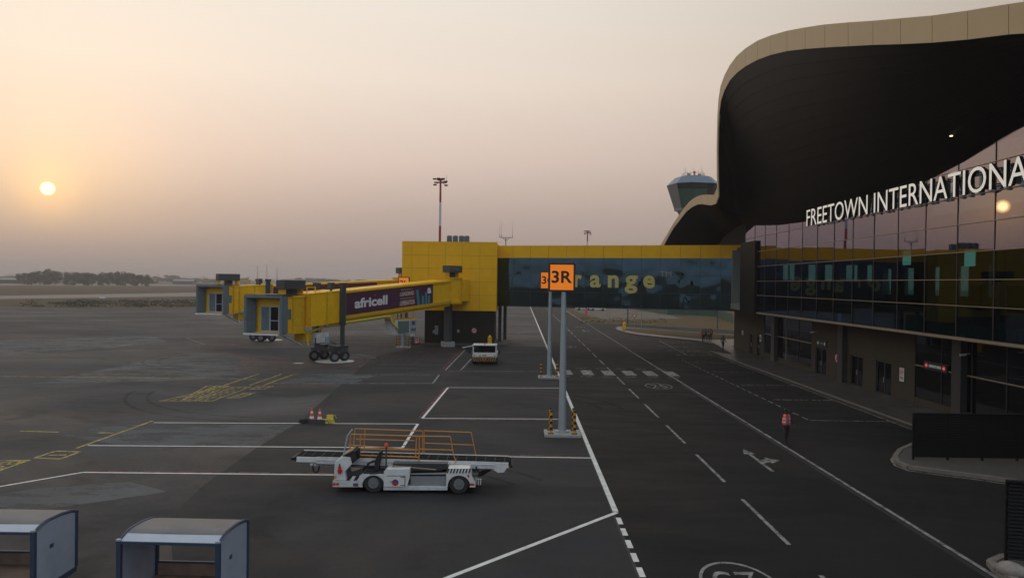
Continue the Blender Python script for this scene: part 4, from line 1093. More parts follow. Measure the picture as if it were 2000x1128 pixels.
        words('OPERATOR', .585, .765, .46, .5, 'lettering_pale', .03)
        for f0, wd, d0, d1, sk in ((.80, .030, .26, 2.0, -.02), (.855, .026, .26, 1.25, 0), (.895, .026, .26, 1.6, 0), (.935, .024, .26, 1.2, .0)):
            MB().sheet([pos(f0, d0), pos(f0+wd, d0), pos(f0+wd+sk, d1), pos(f0+sk, d1)]).build('teal_bar', 'teal', tn, recalc=False)
        words('a', .925, .975, 1.42, .66, 'lettering', .05)
    return t
jetway('nearer yellow boarding bridge with a purple africell advertisement', (-8.9, 95.2, 0), (-.478, -.878, 0), (-23.25, 69.2, 0), (-.27, -.963, 0), 5.62, .066, 21.2, 20.5, 26.6, 3.05, True, (-7.6, 98.2, 0))
jetway('farther yellow boarding bridge partly hidden behind the nearer one', (-17.2, 113.5, 0), (-.775, -.632, 0), (-37.7, 93.0, 0), (-.24, -.97, 0), 5.62, .05, 21.2, 20.5, 25.9, 3.75, False, (-15.0, 108.5, 0))

# ------------------------------------------------------------------ stand signs on posts, with their bollards
def bollard(loc, label, rz=0):
    t = thing('striped_bollard', label, 'bollard', loc, rz, 'striped bollards round the stand sign posts')
    for k in range(7):
        MB().cyl((0, 0, .03+.155*k), (0, 0, .03+.155*(k+1)), .075, n=14).build('band', 'black' if k % 2 else 'bol_yellow', t, smooth=True)
    MB().cyl((0, 0, 1.115), (0, 0, 1.2), .075, .07, n=14).build('cap', 'black', t, smooth=True)
    bx('foot_plate', 'black', t, -.14, .14, -.14, .14, 0, .03)
    return t
b0 = None
def stand_sign(base, h, txt, w, hgt, label, which, offs, sh=0.0):
    global b0
    t = thing('stand_sign_post', label, 'sign post', base, 0, 'orange stand signs on grey posts')
    bx('footing', 'concrete', t, -.95, .95, -.75, .75, 0, .16, bevel=.02)
    MB().cyl((0, 0, .16), (0, 0, .24), .36, n=24).build('base_flange', 'galv', t, smooth=True)
    MB().cyl((0, 0, .24), (0, 0, h-hgt), .215, .125, n=24).build('post', 'galv', t, smooth=True)
    sb = bx('sign_box', 'sign_black', t, -w/2+sh, w/2+sh, -.14, .16, h-hgt, h, bevel=.015)
    bx('sign_face', 'sign_orange', sb, -w/2+.10+sh, w/2-.10+sh, -.152, -.142, h-hgt+.10, h-.10)
    put_text('lettering', txt, 'sign_black', sb, (-w/2+.17+sh, -.155, h-hgt*.70), (1, 0, 0), (0, 0, 1), width=(w-.34), height=hgt*.43, ext=.003, bold=.022)
    for dx, dy, lab in offs:
        loc = (base[0]+dx, base[1]+dy, base[2]+.16)
        if b0 is None: b0 = bollard(loc, lab)
        else: dup(b0, loc, 0, lab)
    return t
p = G(1098, 849)
stand_sign((p.x, p.y, 0), 9.08, '3R', 1.42, 1.52, 'orange 3R stand sign on a grey post beside the road', 'front',
           [(-.62, -.45, 'black and amber bollard left of the 3R post, nearer the viewer'), (-.62, .45, 'black and amber bollard left of the 3R post, behind'),
            (.62, -.45, 'black and amber bollard right of the 3R post, nearer the viewer'), (.62, .45, 'black and amber bollard right of the 3R post, behind')], -.13)
p = G(1073, 738)
stand_sign((p.x, p.y, 0), 9.0, '3C', 1.42, 1.52, 'orange stand sign half hidden behind the 3R sign', 'second',
           [(-.72, -.3, 'striped bollard left of the second post along the road'), (.62, -.3, 'striped bollard right of the second post along the road, nearer'), (.62, .4, 'striped bollard right of the second post along the road, behind')], -.2)
p = G(787.5, 679)
stand_sign((p.x, p.y, 0), 8.55, '2L', 1.36, 1.46, 'orange stand sign showing just above the purple boarding bridge', 'third',
           [(-.8, -.4, 'striped bollard left of the pillar under the boarding bridge, nearer'), (-.62, .45, 'striped bollard left of the pillar under the boarding bridge, behind'),
            (.62, -.4, 'striped bollard right of the pillar under the boarding bridge, nearer'), (.8, .45, 'striped bollard right of the pillar under the boarding bridge, behind')])
t = thing('control_cabinet', 'tall pale control cabinet beside the pillar under the boarding bridge', 'cabinet', G(806, 672))
bx('housing', 'white_dirty', t, -.3, .3, -.2, .2, 1.0, 2.75, bevel=.02); bx('stand', 'greydk', t, -.15, .15, -.1, .1, 0, 1.0)

# ------------------------------------------------------------------ traffic cones and chocks
def cone(loc, label):
    t = thing('traffic_cone', label, 'cone', loc, 0, 'red and white traffic cones')
    bx('base', 'black', t, -.2, .2, -.2, .2, 0, .06, bevel=.015)
    zs = [.06, .22, .36, .52, .64, .80]
    for i, (a, b) in enumerate(zip(zs, zs[1:])):
        r = lambda z: .165-.135*(z-.06)/.74
        MB().cyl((0, 0, a), (0, 0, b), r(a), r(b), n=16).build('sleeve', 'cone' if i % 2 == 0 else 'cone_white', t, smooth=True)
    return t
p1, p2 = G(609, 824), G(624.5, 825)
c0 = cone(p1, 'traffic cone on the left of the pair by the wheel chocks')
dup(c0, p2, .3, 'traffic cone on the right of the pair by the wheel chocks')
for (px, py, lab) in ((813, 672, 'left traffic cone against the dark base of the yellow building'), (817.5, 671, 'right traffic cone against the dark base of the yellow building')):
    dup(c0, G(px, py), .2, lab)
def chock(loc, rz, m, label, l=.5):
    if m == 'chock': l = .34
    t = thing('wheel_chock', label, 'chock', loc, rz, 'wheel chocks lying by the cones')
    MB().prism([(-l/2, -.13, 0), (-l/2, .13, 0), (-l/2, .04, .24), (-l/2, -.04, .24)], (l, 0, 0)).build('wedge', m, t)
    MB().tube([(l/2, 0, .14), (l/2+.12, .05, .2), (l/2+.2, 0, .03)], .018, 6).build('rope', 'chock' if m == 'chock' else 'black', t)
    return t
for i, (px, py, rz, m, lab) in enumerate(((592, 825, 1.2, 'black', 'black wheel chock at the left end of the row'), (598, 826, .9, 'black', 'second black wheel chock left of the cones'),
                          (611, 827, 0, 'black', 'black wheel chock lying in front of the left cone'), (626, 827.5, .1, 'black', 'black wheel chock lying in front of the right cone'),
                          (634, 826, .5, 'chock', 'yellow wheel chock just right of the cones'), (642, 825, 1.0, 'chock', 'middle yellow wheel chock of the three'), (648, 826, 1.4, 'chock', 'yellow wheel chock at the right end of the row'))):
    chock(G(px, py), rz, m, lab)
chock(G(807, 673), .2, 'black', 'black wheel chock by the cones at the yellow building'); chock(G(826, 671), .6, 'chock', 'yellow wheel chock at the corner of the dark base')
p = G(644, 824.5); MB()
chock((p.x, p.y, .2), .4, 'chock', 'yellow wheel chock lying on top of the others')

# ------------------------------------------------------------------ belt loader
K = 1/51.9
BL = thing('belt_loader', 'white baggage belt loader with orange side rails and black belt', 'belt loader', (PY(796, 965, 28.9).x, 28.9, 0))
def lz(zx, zy):          # zoomed-photo coordinates to the loader's near side plane
    px = 540+zx/4.167; py = 820+zy/4.167
    return ((px-796)*K, max(0.0, (965-py)*K+.012*(px-796)*K))
def deep(pt, y): # same image position, further back by y metres
    k = (28.9+y)/28.9
    return ((pt[0]-4.24)*k+4.24, 8-(8-pt[1])*k)
def side(name, m, pts, y0, y1, bevel=.015, parent=None):
    return MB().prism([(lz(*q)[0], y0, lz(*q)[1]) for q in pts], (0, y1-y0, 0)).build(name, m, parent or BL, bevel=bevel)
# chassis with wheel arches
def arch(cx, r=92, n=10):
    return [(cx+r*math.cos(math.pi*(1-i/n)), 540-r*math.sin(math.pi*(1-i/n))*.92) for i in range(n+1)]
side('chassis', 'white_dirty', [(452, 552), (452, 500), (560, 500), (600, 505), (690, 450), (880, 448), (880, 540)][:6]+[(880, 560), (1395, 560), (1395, 575), (880, 575)][:0]+[(872, 552)]+arch(785)[::-1]+[(700, 552)], 0, .10)
side('chassis', 'white_dirty', [(452, 552), (452, 500), (560, 500), (600, 505), (690, 450), (872, 448), (872, 552)]+arch(785)[::-1]+[(700, 552)], 1.9, 2.0)
side('front_block', 'white', [(452, 552), (452, 500), (690, 500), (690, 552)], .1, 1.9)
side('sill_beam', 'white_dirty', [(868, 578), (868, 545), (1392, 548), (1392, 578)], .02, 1.95)
side('deck', 'greydk', [(690, 452), (690, 470), (1640, 470), (1640, 452)], .12, 1.85)
side('cowl', 'white', [(462, 498), (466, 352), (525, 305), (592, 312), (606, 365), (548, 430), (562, 498)], .02, 1.0)
side('cowl_nose', 'white', [(455, 500), (466, 352), (474, 352), (466, 500)], 1.0, 1.9)
dash = side('dashboard', 'black', [(528, 303), (612, 258), (628, 270), (640, 340), (606, 365), (590, 312)], .1, .9)
side('dash_cover', 'trim', [(528, 303), (612, 258), (610, 250), (524, 296)], .05, .95, .005)
c = lz(632, 300); MB().wheel((c[0]+.06, .5, c[1]), .2, .03, (.8, 0, .5), prof=[(.17, -.015), (.2, -.015), (.2, .015), (.17, .015)], n=20).build('steering_wheel', 'black', BL)
MB().tube([(c[0]-.1, .5, c[1]-.1), (c[0]+.06, .5, c[1])], .025, 8).build('steering_column', 'black', BL)
side('footwell', 'darkmetal', [(562, 498), (552, 432), (600, 400), (690, 405), (690, 450), (620, 500)], .25, 1.0)
side('cardboard_sheet', 'trim', [(582, 396), (684, 408), (600, 435)], .2, .22, 0)
for i in range(4):
    side('step_stripe', 'white' if i % 2 else 'black', [(562+30*i, 498), (590+30*i, 498), (614+30*i, 462), (586+30*i, 462)], -.004, .0, 0)
st_ = side('seat', 'black', [(700, 440), (712, 425), (772, 428), (778, 445)], .3, .85)
side('seat_back', 'black', [(772, 440), (786, 340), (818, 278), (832, 282), (826, 345), (808, 440)], .3, .85, .03)
side('arm_rest', 'black', [(718, 372), (770, 346), (790, 346), (790, 358), (740, 378), (726, 420), (712, 420)], .28, .34)
side('seat_base', 'greydk', [(700, 452), (700, 442), (850, 446), (850, 452)], .3, .9)
bb = side('battery_box', 'white', [(870, 552), (870, 425), (890, 404), (1082, 400), (1082, 470), (1060, 552)], -.01, .95)
dr = side('box_door', 'white', [(898, 546), (898, 458), (1044, 458), (1044, 546)], -.028, -.011, .004, bb)
for q in ([(896, 460), (896, 455), (1046, 455), (1046, 460)], [(1042, 546), (1042, 458), (1047, 458), (1047, 546)]):
    side('door_gap', 'black', q, -.03, -.0285, 0, bb)
side('hinge', 'black', [(1010, 470), (1010, 464), (1046, 464), (1046, 470)], -.034, -.0285, 0, bb); side('hinge', 'black', [(1010, 538), (1010, 532), (1046, 532), (1046, 538)], -.034, -.0285, 0, bb)
cx_, cz_ = lz(966, 512)
MB().cyl((cx_, -.033, cz_), (cx_, -.029, cz_), .125, n=28).build('round_logo', mat('logo_blue', (.06, .06, .22), .4), bb)
MB().prism([(cx_+.12*math.cos(a), -.0335, cz_+.12*math.sin(a)) for a in [math.pi*(1+i/12)-.15 for i in range(13)]], (0, -.003, 0)).build('logo_red', 'red', bb)
for dz in (-.01, .04): MB().box(cx_-.2, cx_-.1, -.037, -.0335, cz_+dz, cz_+dz+.018).build('logo_stripe', 'red', bb)
side('fuel_cap', 'black', [(912, 432), (916, 414), (922, 414), (926, 432)], .2, .26, 0)
side('side_panel', 'grey', [(1086, 548), (1086, 448), (1376, 440), (1376, 548)], .12, .2)
side('under_frame', 'darkmetal', [(930, 440), (930, 372), (1380, 375), (1380, 420), (1290, 440)], .35, 1.7)
side('lift_arm', 'trim', [(930, 398), (930, 388), (1290, 418), (1290, 430)], .28, .34)
fe = side('rear_fender', 'white', [(1380, 552), (1380, 440), (1396, 396), (1572, 396), (1585, 450), (1620, 520), (1620, 552), (1572, 552)]+arch(1485)[::-1]+[(1392, 552)], 0, .6)
side('rear_fender', 'white', [(1380, 552), (1380, 440), (1396, 396), (1572, 396), (1585, 450), (1620, 520), (1620, 552), (1572, 552)]+arch(1485)[::-1]+[(1392, 552)], 1.4, 2.0)
for i in range(8):
    x = 1396+i*25
    side('stripe', 'black', [(x-12, 436), (x, 436), (x+12, 398), (x, 398)], -.005, -.001, 0, fe)
side('rear_bumper', 'white_dirty', [(1600, 552), (1600, 470), (1622, 470), (1622, 552)], .6, 1.4)
for i in range(3): side('rear_stripe', 'black', [(1630+18*i, 540), (1638+18*i, 540), (1640+18*i, 490), (1632+18*i, 490)], .1, .12, 0)
side('rear_bracket', 'white', [(1628, 542), (1628, 488), (1675, 492), (1670, 538)], .121, .2)
for q in ([(1575, 536), (1575, 518), (1612, 518), (1612, 536)], [(482, 538), (482, 518), (505, 518), (505, 538)], [(455, 540), (455, 518), (476, 518), (476, 540)]):
    side('red_marker', 'red', q, -.006, -.001, 0)
side('red_marker', 'red', [(1555, 468), (1555, 446), (1570, 450), (1570, 468)], -.006, -.001, 0)
side('yellow_plate', 'bol_yellow', [(464, 485), (464, 460), (482, 460), (482, 485)], .012, .018, 0)
side('number_plate', 'concrete_dk', [(620, 545), (620, 520), (662, 520), (662, 545)], -.006, -.001, 0)
# fire extinguisher clipped to the cowl
c = lz(512, 405); ex = MB().cyl((c[0], -.07, c[1]-.16), (c[0], -.07, c[1]+.12), .055, n=14).build('fire_extinguisher', 'red', BL, smooth=True)
MB().cyl((c[0], -.07, c[1]+.12), (c[0], -.07, c[1]+.21), .025, n=8).build('valve', 'black', ex); bx('bracket', 'red', ex, c[0]-.09, c[0]+.09, -.02, .0, c[1]-.12, c[1]-.02)
# wheels
for zx in (785, 1485):
    cx0, _ = lz(zx, 530)
    for y in (.16, 1.84):
        w_ = MB().wheel((cx0, y, .375), .375, .27, (0, 1, 0)).build('wheel', 'tyre', BL, smooth=True)
        MB().wheel((cx0, y, .375), .2, .2, (0, 1, 0), prof=[(.05, -.155), (.07, -.15), (.13, -.14), (.19, -.15), (.205, -.14), (.205, .14), (.19, .15), (.05, .155)], n=20).build('rim', 'rim', w_, smooth=True)
        for k in range(6):
            a = k*math.pi/3; MB().cyl((cx0+.09*math.cos(a), y-.16, .375+.09*math.sin(a)), (cx0+.09*math.cos(a), y-.14, .375+.09*math.sin(a)), .014, n=6).build('wheel_nut', 'greydk', w_)
# conveyor: two side frames, belt loop, end rollers
YA, YB = .72, 1.78
l0, l1 = deep(lz(150, 305), YA), deep(lz(1895, 352), YA)
def cz_at(x): return l0[1]+(l1[1]-l0[1])*(x-l0[0])/(l1[0]-l0[0])
xa, xb = l0[0], l1[0]
mb = MB()
n = 24; prof = []
for i in range(n+1): prof.append((xa+(xb-xa)*i/n, .0))
top = [(x, cz_at(x)+.02) for x, _ in prof]; bot = [(x, cz_at(x)-.12) for x, _ in prof][::-1]
cv = mb.prism([(x, YA+.07, z) for x, z in top+[(xb+.07, cz_at(xb)-.05)]+bot+[(xa-.07, cz_at(xa)-.05)]], (0, YB-YA-.14, 0)).build('conveyor_belt', 'belt', BL)
for i in range(22):                   # cleats on the belt
    x = xa+.2+(xb-xa-.4)*i/21
    MB().box(x, x+.03, YA+.1, YB-.1, cz_at(x)+.02, cz_at(x)+.035).build('cleat', 'black', cv)
def frame_bar(name, x0, x1, y0, y1, d0, d1, m='white'):
    return MB().hexa([(x0, y0, cz_at(x0)+d0), (x1, y0, cz_at(x1)+d0), (x1, y1, cz_at(x1)+d0), (x0, y1, cz_at(x0)+d0)], [(x0, y0, cz_at(x0)+d1), (x1, y0, cz_at(x1)+d1), (x1, y1, cz_at(x1)+d1), (x0, y1, cz_at(x0)+d1)]).build(name, m, BL, bevel=.01)
frame_bar('side_frame', xa+.02, xa+.85, YA, YA+.06, -.20, .0); frame_bar('side_frame', xa+.8, xb-.55, YA-.05, YA, -.24, .03, 'white_dirty'); frame_bar('side_frame', xb-.6, xb-.03, YA, YA+.06, -.20, .01)
frame_bar('frame_lip', xa+.8, xb-.55, YA-.08, YA-.05, -.09, -.05); frame_bar('frame_lip', xa+.8, xb-.9, YA-.1, YA-.05, -.27, -.23, 'greydk')
frame_bar('side_frame', xa+.02, xb-.03, YB-.06, YB, -.24, .05, 'white_dirty')
bx('end_buffer', 'black', BL, xa-.22, xa-.02, YA+.1, YB-.1, cz_at(xa)-.16, cz_at(xa)-.06); bx('end_buffer', 'black', BL, xb+.02, xb+.12, YA+.05, YB-.05, cz_at(xb)-.2, cz_at(xb)-.1)
MB().prism([(xb-.75, YA-.02, cz_at(xb)-.2), (xb-.1, YA-.02, cz_at(xb)-.2), (xb-.2, YA-.02, cz_at(xb)-.36), (xb-.42, YA-.02, cz_at(xb)-.38)], (0, .5, 0)).build('motor_guard', 'white', BL, bevel=.01)
MB().tube([(xb-.75, YA+.2, cz_at(xb)-.26), (xb-1.1, YA+.25, cz_at(xb)-.5), (xb-1.55, YA+.2, cz_at(xb)-.55)], .09, 10).build('drive_hose', 'black', BL, smooth=True)
MB().tube([(xb-1.25, .5, .95), (xb-1.35, .4, .55), (xb-1.5, .35, .4)], .035, 8).build('cable', 'black', BL)
bx('front_support', 'white_dirty', BL, xa+.55, xa+1.5, YA+.02, YB-.02, cz_at(xa)-.34, cz_at(xa)-.25)
for k in range(4): MB().cyl((xa+.68+.2*k, YA+.005, cz_at(xa)-.3), (xa+.68+.2*k, YA+.018, cz_at(xa)-.3), .03, n=10).build('support_hole', 'black', BL)
MB().tube([(xa+.62, YA+.1, cz_at(xa)-.35), (xa+.66, YA+.1, cz_at(xa)-.58), (xa+.78, YA+.1, cz_at(xa)-.62), (xa+.86, YA+.1, cz_at(xa)-.55), (xa+.88, YA+.1, cz_at(xa)-.35)], .03, 8).build('tow_loop', 'black', BL)
for (zx) in (905, 1340):
    c = lz(zx, 430)[0]
    MB().hexa([(c-.1, .9, .5), (c+.1, .9, .5), (c+.1, 1.6, .5), (c-.1, 1.6, .5)], [(c-.1, .9, cz_at(c)-.15), (c+.1, .9, cz_at(c)-.15), (c+.1, 1.6, cz_at(c)-.15), (c-.1, 1.6, cz_at(c)-.15)]).build('scissor_arm', 'greydk', BL)
# beacon
c = lz(876, 432); MB().cyl((c[0], .35, .9), (c[0], .35, lz(876, 222)[1]-.05), .03, n=10).build('beacon_post', 'greydk', BL)
MB().lathe([(.07, 0), (.07, .06), (.05, .11), (.02, .13)], (c[0], .35, lz(876, 222)[1]-.05), 14).build('beacon', 'cone', BL, smooth=True)
# orange rails, near and far
def rail(y, pts, r=.022, name='rail', m='orange'):
    Q = [deep(lz(*q), y) for q in pts]
    return MB().tube([(x, y, z) for x, z in Q], r, 8).build(name, m, BL, smooth=True)
YN, YF = .66, 1.84
rail(YN, [(596, 120), (1160, 134), (1412, 136)], .024); rail(YN, [(576, 206), (1150, 246)]); rail(YN, [(1160, 240), (1436, 247)]); rail(YN, [(572, 288), (1160, 306)], .028)
for a, b in (((596, 120), (590, 292)), ((678, 124), (674, 292)), ((1136, 138), (1130, 305)), ((1158, 138), (1158, 345))): rail(YN, [a, b], .024, 'rail_post')
rail(YN, [(1412, 136), (1440, 290), (1462, 340), (1438, 372)], .02, 'rail_post')
rail(YN, [(610, 80), (572, 130), (540, 290)], .03, 'grab_post', 'galv')
rail(YF, [(632, 74), (1186, 92)], .022); rail(YF, [(1196, 90), (1582, 102)], .022); rail(YF, [(640, 160), (1120, 172)]); rail(YF, [(640, 236), (1150, 250)]); rail(YF, [(1200, 190), (1606, 206)])
for a, b in (((632, 74), (620, 250)), ((714, 78), (708, 250)), ((1186, 92), (1186, 268)), ((1198, 92), (1198, 268))): rail(YF, [a, b], .022, 'rail_post')
rail(YF, [(1582, 102), (1606, 206), (1622, 290)], .02, 'rail_post')
rail(YF, [(600, 205), (1096, 210)], .014, 'prop_rod', 'greydk')
c = deep(lz(1100, 208), YF); MB().lathe([(.02, -.05), (.05, -.02), (.05, .02), (.02, .05)], (c[0], YF, c[1]), 12).build('prop_knob', 'greydk', BL)

# ------------------------------------------------------------------ pushback tractor seen from the front
p = G(946, 711.5)
TR = thing('pushback_tractor', 'low white tractor with a black and yellow striped bumper', 'tractor', (p.x, p.y, 0))
tw = 1.19
MB().hexa([(-tw, .1, .38), (tw, .1, .38), (tw, 4.6, .38), (-tw, 4.6, .38)], [(-tw, .12, .98), (tw, .12, .98), (tw, 4.6, 1.0), (-tw, 4.6, 1.0)]).build('body', 'white', TR, bevel=.04)
bp = MB().hexa([(-tw+.02, -.12, .30), (tw-.02, -.12, .30), (tw, .1, .30), (-tw, .1, .30)], [(-tw, -.14, .74), (tw, -.14, .74), (tw, .1, .76), (-tw, .1, .76)]).build('bumper', 'bumper', TR, bevel=.02)
for s in (-1, 1):
    for k in range(5):
        x = s*(.26+.22*k)
        MB().prism([(x, -.146, .34), (x+s*-.12, -.146, .34), (x+s*.04, -.146, .70), (x+s*.16, -.146, .70)], (0, -.004, 0)).build('stripe', 'black', bp)
bx('tow_hitch', 'red', bp, -.12, .1, -.26, -.14, .38, .72, bevel=.02); bx('lamp', 'red', bp, .42, .62, -.17, -.152, .6, .76)
bx('front_panel', 'white', TR, -.9, .9, .02, .12, .78, .98, bevel=.02)
bx('dark_mark', 'cart_blue', TR, -.22, .2, .008, .018, .85, .93); bx('dark_mark', 'black', TR, -.5, -.38, .008, .018, .82, .92)
for x in (-1.0, 1.0): MB().cyl((x, -.02, .86), (x, .08, .86), .09, n=14).build('headlight', 'galv', TR)
cabn = MB()
for (x0, x1) in ((-tw+.03, -tw+.13), (tw-.13, tw-.03)): cabn.box(x0, x1, .12, .22, .98, 1.82); cabn.box(x0, x1, 1.7, 1.8, .98, 1.82)
cabn.box(-tw+.03, tw-.03, .1, .2, .98, 1.16)
cabn = cabn.build('cab_frame', 'white', TR, bevel=.02)
bx('roof', 'white', TR, -tw, tw, .02, 1.9, 1.82, 1.93, bevel=.05)
bx('windscreen', 'screen', TR, -tw+.13, tw-.13, .15, .17, 1.18, 1.81); bx('screen_seal', 'black', TR, -tw+.1, tw-.1, .125, .148, 1.15, 1.19)
bx('rear_window', 'screen', TR, -tw+.13, tw-.13, 1.74, 1.76, 1.1, 1.81)
for (x0, x1) in ((-1.0, -.55), (.5, .6), (.85, 1.0)): bx('sun_visor', 'white', TR, x0, x1, .22, .24, 1.58, 1.74)
for x in (-.35, .4): MB().tube([(x, .12, 1.16), (x+.22, .11, 1.24)], .012, 5).build('wiper', 'black', TR)
bx('seat', 'black', TR, -.8, -.2, .9, 1.5, 1.0, 1.6); bx('seat', 'black', TR, .2, .8, .9, 1.5, 1.0, 1.6)
MB().lathe([(.09, 0), (.09, .08), (.05, .16), (.02, .17)], (0, .6, 1.93), 12).build('beacon', 'red', TR, smooth=True)
for s in (-1, 1):
    MB().tube([(s*tw, .2, 1.45), (s*(tw+.26), .1, 1.38)], .02, 6).build('mirror_arm', 'black', TR); bx('mirror', 'black', TR, *sorted((s*(tw+.18), s*(tw+.36))), .06, .12, 1.05, 1.42, bevel=.02)
    for y in (.95, 3.7):
        w_ = MB().wheel((s*(tw-.12), y, .40), .40, .3, (1, 0, 0)).build('wheel', 'tyre', TR, smooth=True)
        MB().wheel((s*(tw-.12), y, .40), .2, .32, (1, 0, 0), prof=[(.06, -.16), (.2, -.155), (.2, .155), (.06, .16)]).build('rim', 'rim', w_, smooth=True)
t = thing('tow_bar', 'white tow bar lying behind the tractor near the dark base', 'tow bar', G(914, 683), math.radians(62))
MB().cyl((-1.6, 0, .35), (1.6, 0, .42), .07, n=10).build('bar', 'white', t); MB().box(-1.7, -1.5, -.2, .2, .28, .42).build('head', 'black', t)
for s in (-1, 1): MB().wheel((.3, s*.2, .16), .16, .09, (0, 1, 0), n=14).build('wheel', 'tyre', t); MB().cyl((.3, 0, .16), (.3, 0, .4), .03, n=6).build('strut', 'greydk', t)

# ------------------------------------------------------------------ covered baggage carts
def cart(loc, rz, label):
    t = thing('baggage_cart', label, 'baggage cart', loc, rz, 'covered baggage carts at the near edge')
    Lc, Dc, zf_ = 2.34, 1.78, .62
    bx('platform', 'cart_blue', t, 0, Lc, 0, Dc, zf_-.14, zf_, bevel=.01)
    bx('floor_sheet', 'ply', t, .05, Lc-.05, .05, Dc-.05, zf_+.002, zf_+.02)
    bx('rear_board', 'ply', t, .06, Lc-.06, Dc-.06, Dc-.02, zf_+.02, zf_+.32)
    bx('rear_rail', 'cart_blue', t, .05, Lc-.05, Dc-.07, Dc-.01, zf_+.32, zf_+.37)
    prof = [(0, 2.03), (.16, 2.085), (.32, 2.135), (.46, 2.165), (.60, 2.175), (1.1, 2.16), (1.5, 2.11), (1.78, 2.03)]
    for x in (.0, Lc-.07):
        for y in (0, Dc-.07): bx('corner_post', 'cart_blue', t, x-.015, x+.085, y-.015, y+.085, zf_, 2.02)
    for xo, xi in ((.01, .035), (Lc-.035, Lc-.01)):
        MB().prism([(xo, .07, zf_)]+[(xo, max(.07, min(Dc-.07, y)), z-.03) for y, z in prof]+[(xo, Dc-.07, zf_)], (xi-xo, 0, 0)).build('end_panel', 'cart_panel', t)
        MB().tube([((xo+xi)/2, y, z-.01) for y, z in prof], .042, 6).build('end_hoop', 'cart_blue', t)
        c = (xo if xo < 1 else xi)
        bx('dark_badge', 'cart_blue', t, c-.003 if xo < 1 else c, c if xo < 1 else c+.003, .62, .78, 1.45, 1.55)
    rf = MB(); rf.grid([[(-.02, y, z) for y, z in prof[:4]], [(Lc+.02, y, z) for y, z in prof[:4]]]); r1 = rf.build('roof_apron', 'cart_panel', t, smooth=True)
    MB().grid([[(-.02, y, z+.003) for y, z in prof[2:]], [(Lc*.5, y, z+.012) for y, z in prof[2:]], [(Lc+.02, y, z+.003) for y, z in prof[2:]]]).build('roof', 'cart_roof', t, smooth=True)
    bx('roof_edge', 'cart_blue', t, -.02, Lc+.02, -.02, .02, 1.99, 2.05)
    bx('roof_edge', 'cart_blue', t, -.02, Lc+.02, Dc-.02, Dc+.02, 1.98, 2.035)
    for x in (0.03, Lc-.03):
        bx('corner_cap', 'galv', t, x-.05, x+.05, -.03, .05, 2.05, 2.1, bevel=.01)
    for x in (.35, Lc-.35):
        for y in (.22, Dc-.22):
            w_ = MB().wheel((x, y, .2), .2, .12, (0, 1, 0), n=18).build('wheel', 'tyre', t, smooth=True); MB().wheel((x, y, .2), .1, .13, (0, 1, 0), prof=[(.03, -.07), (.1, -.065), (.1, .065), (.03, .07)], n=12).build('rim', 'rim', w_)
        MB().box(x-.05, x+.05, .2, Dc-.2, .2, .48).build('axle', 'greydk', t)
    MB().tube([(Lc, Dc/2, .45), (Lc+.55, Dc/2, .5)], .035, 8).build('draw_bar', 'cart_blue', t)
    return t
c1 = cart((-9.06, 17.25, 0), math.radians(-1.2), 'covered baggage cart fully in view with open front')
dup(c1, (-13.62, 17.75, 0), math.radians(.4), 'covered baggage cart cut off by the corner of the view')

# ------------------------------------------------------------------ control tower
TY = 240.0
tc_ = PY(1353, 420, TY)
tow = thing('control_tower', 'control tower with dark glazed cab and antennas rising behind the canopy', 'control tower', (tc_.x, TY, 0))
def tz(py): return PY(1353, py, TY).z
k_ = TY/1500
def octa(w, z, rot=.22):
    # eight-sided ring, wide faces alternating with narrow corner faces
    out = []
    for i in range(8):
        a = rot+i*math.pi/4+(-.10 if i % 2 else .10)+math.pi/8
        out.append(Vector((w*math.cos(a), w*math.sin(a), z)))
    return out
zr0, zr1, zr2 = tz(347), tz(362), tz(408)
r_top, r_mid, r_low = 5.6, 8.1, 5.7
A0, A1, A2 = octa(r_low, zr2), octa(r_mid, zr1), octa(r_top, zr0)
MB().add(A1+A2, [(i, (i+1) % 8, 8+(i+1) % 8, 8+i) for i in range(8)]+[tuple(range(8, 16))]).build('roof', 'tower_roof', tow)
MB().add(octa(r_mid-.05, zr1-.15)+octa(r_mid+.05, zr1+.02), [(i, (i+1) % 8, 8+(i+1) % 8, 8+i) for i in range(8)]+[tuple(range(8))]).build('eaves', 'darkmetal', tow)
for i in range(8):
    j = (i+1) % 8
    wide = (A1[i]-A1[j]).length
    solid = i in (3, 7)
    n = 3
    if solid:
        MB().add([A0[i], A0[j], A1[j], A1[i]], [(0, 1, 2, 3)]).build('solid_corner', 'tower_skin', tow, recalc=False)
        continue
    for q in range(n):
        e = .012
        a, b = (q+e)/n, (q+1-e)/n
        MB().add([A0[i].lerp(A0[j], a), A0[i].lerp(A0[j], b), A1[i].lerp(A1[j], b), A1[i].lerp(A1[j], a)], [(0, 1, 2, 3)]).build('cab_pane', 'glass_t', tow, recalc=False)
        MB().cyl(A0[i].lerp(A0[j], q/n), A1[i].lerp(A1[j], q/n), .05, n=6).build('cab_mullion', 'darkmetal', tow)
MB().add(octa(r_low-.02, zr2-.6)+octa(r_low, zr2), [(i, (i+1) % 8, 8+(i+1) % 8, 8+i) for i in range(8)]+[tuple(range(8))[::-1], tuple(range(8, 16))]).build('cab_floor', 'tower_skin', tow)
for k in range(7):
    a = .6*k; MB().box(2.6*math.cos(a)-.4, 2.6*math.cos(a)+.4, 2.6*math.sin(a)-.3, 2.6*math.sin(a)+.3, zr2, zr2+1.1).build('desk', 'interior', tow)
for k in range(5):
    MB().cyl((-2.8+1.4*k, -2.6, zr1-.35), (-2.8+1.4*k, -2.6, zr1-.3), .08, n=8).build('cab_light', 'downlight', tow)
MB().lathe([(3.6, 0), (3.6, zr2-3.2), (4.9, zr2-.6)], n=20).build('shaft', 'tower_skin', tow, smooth=True)
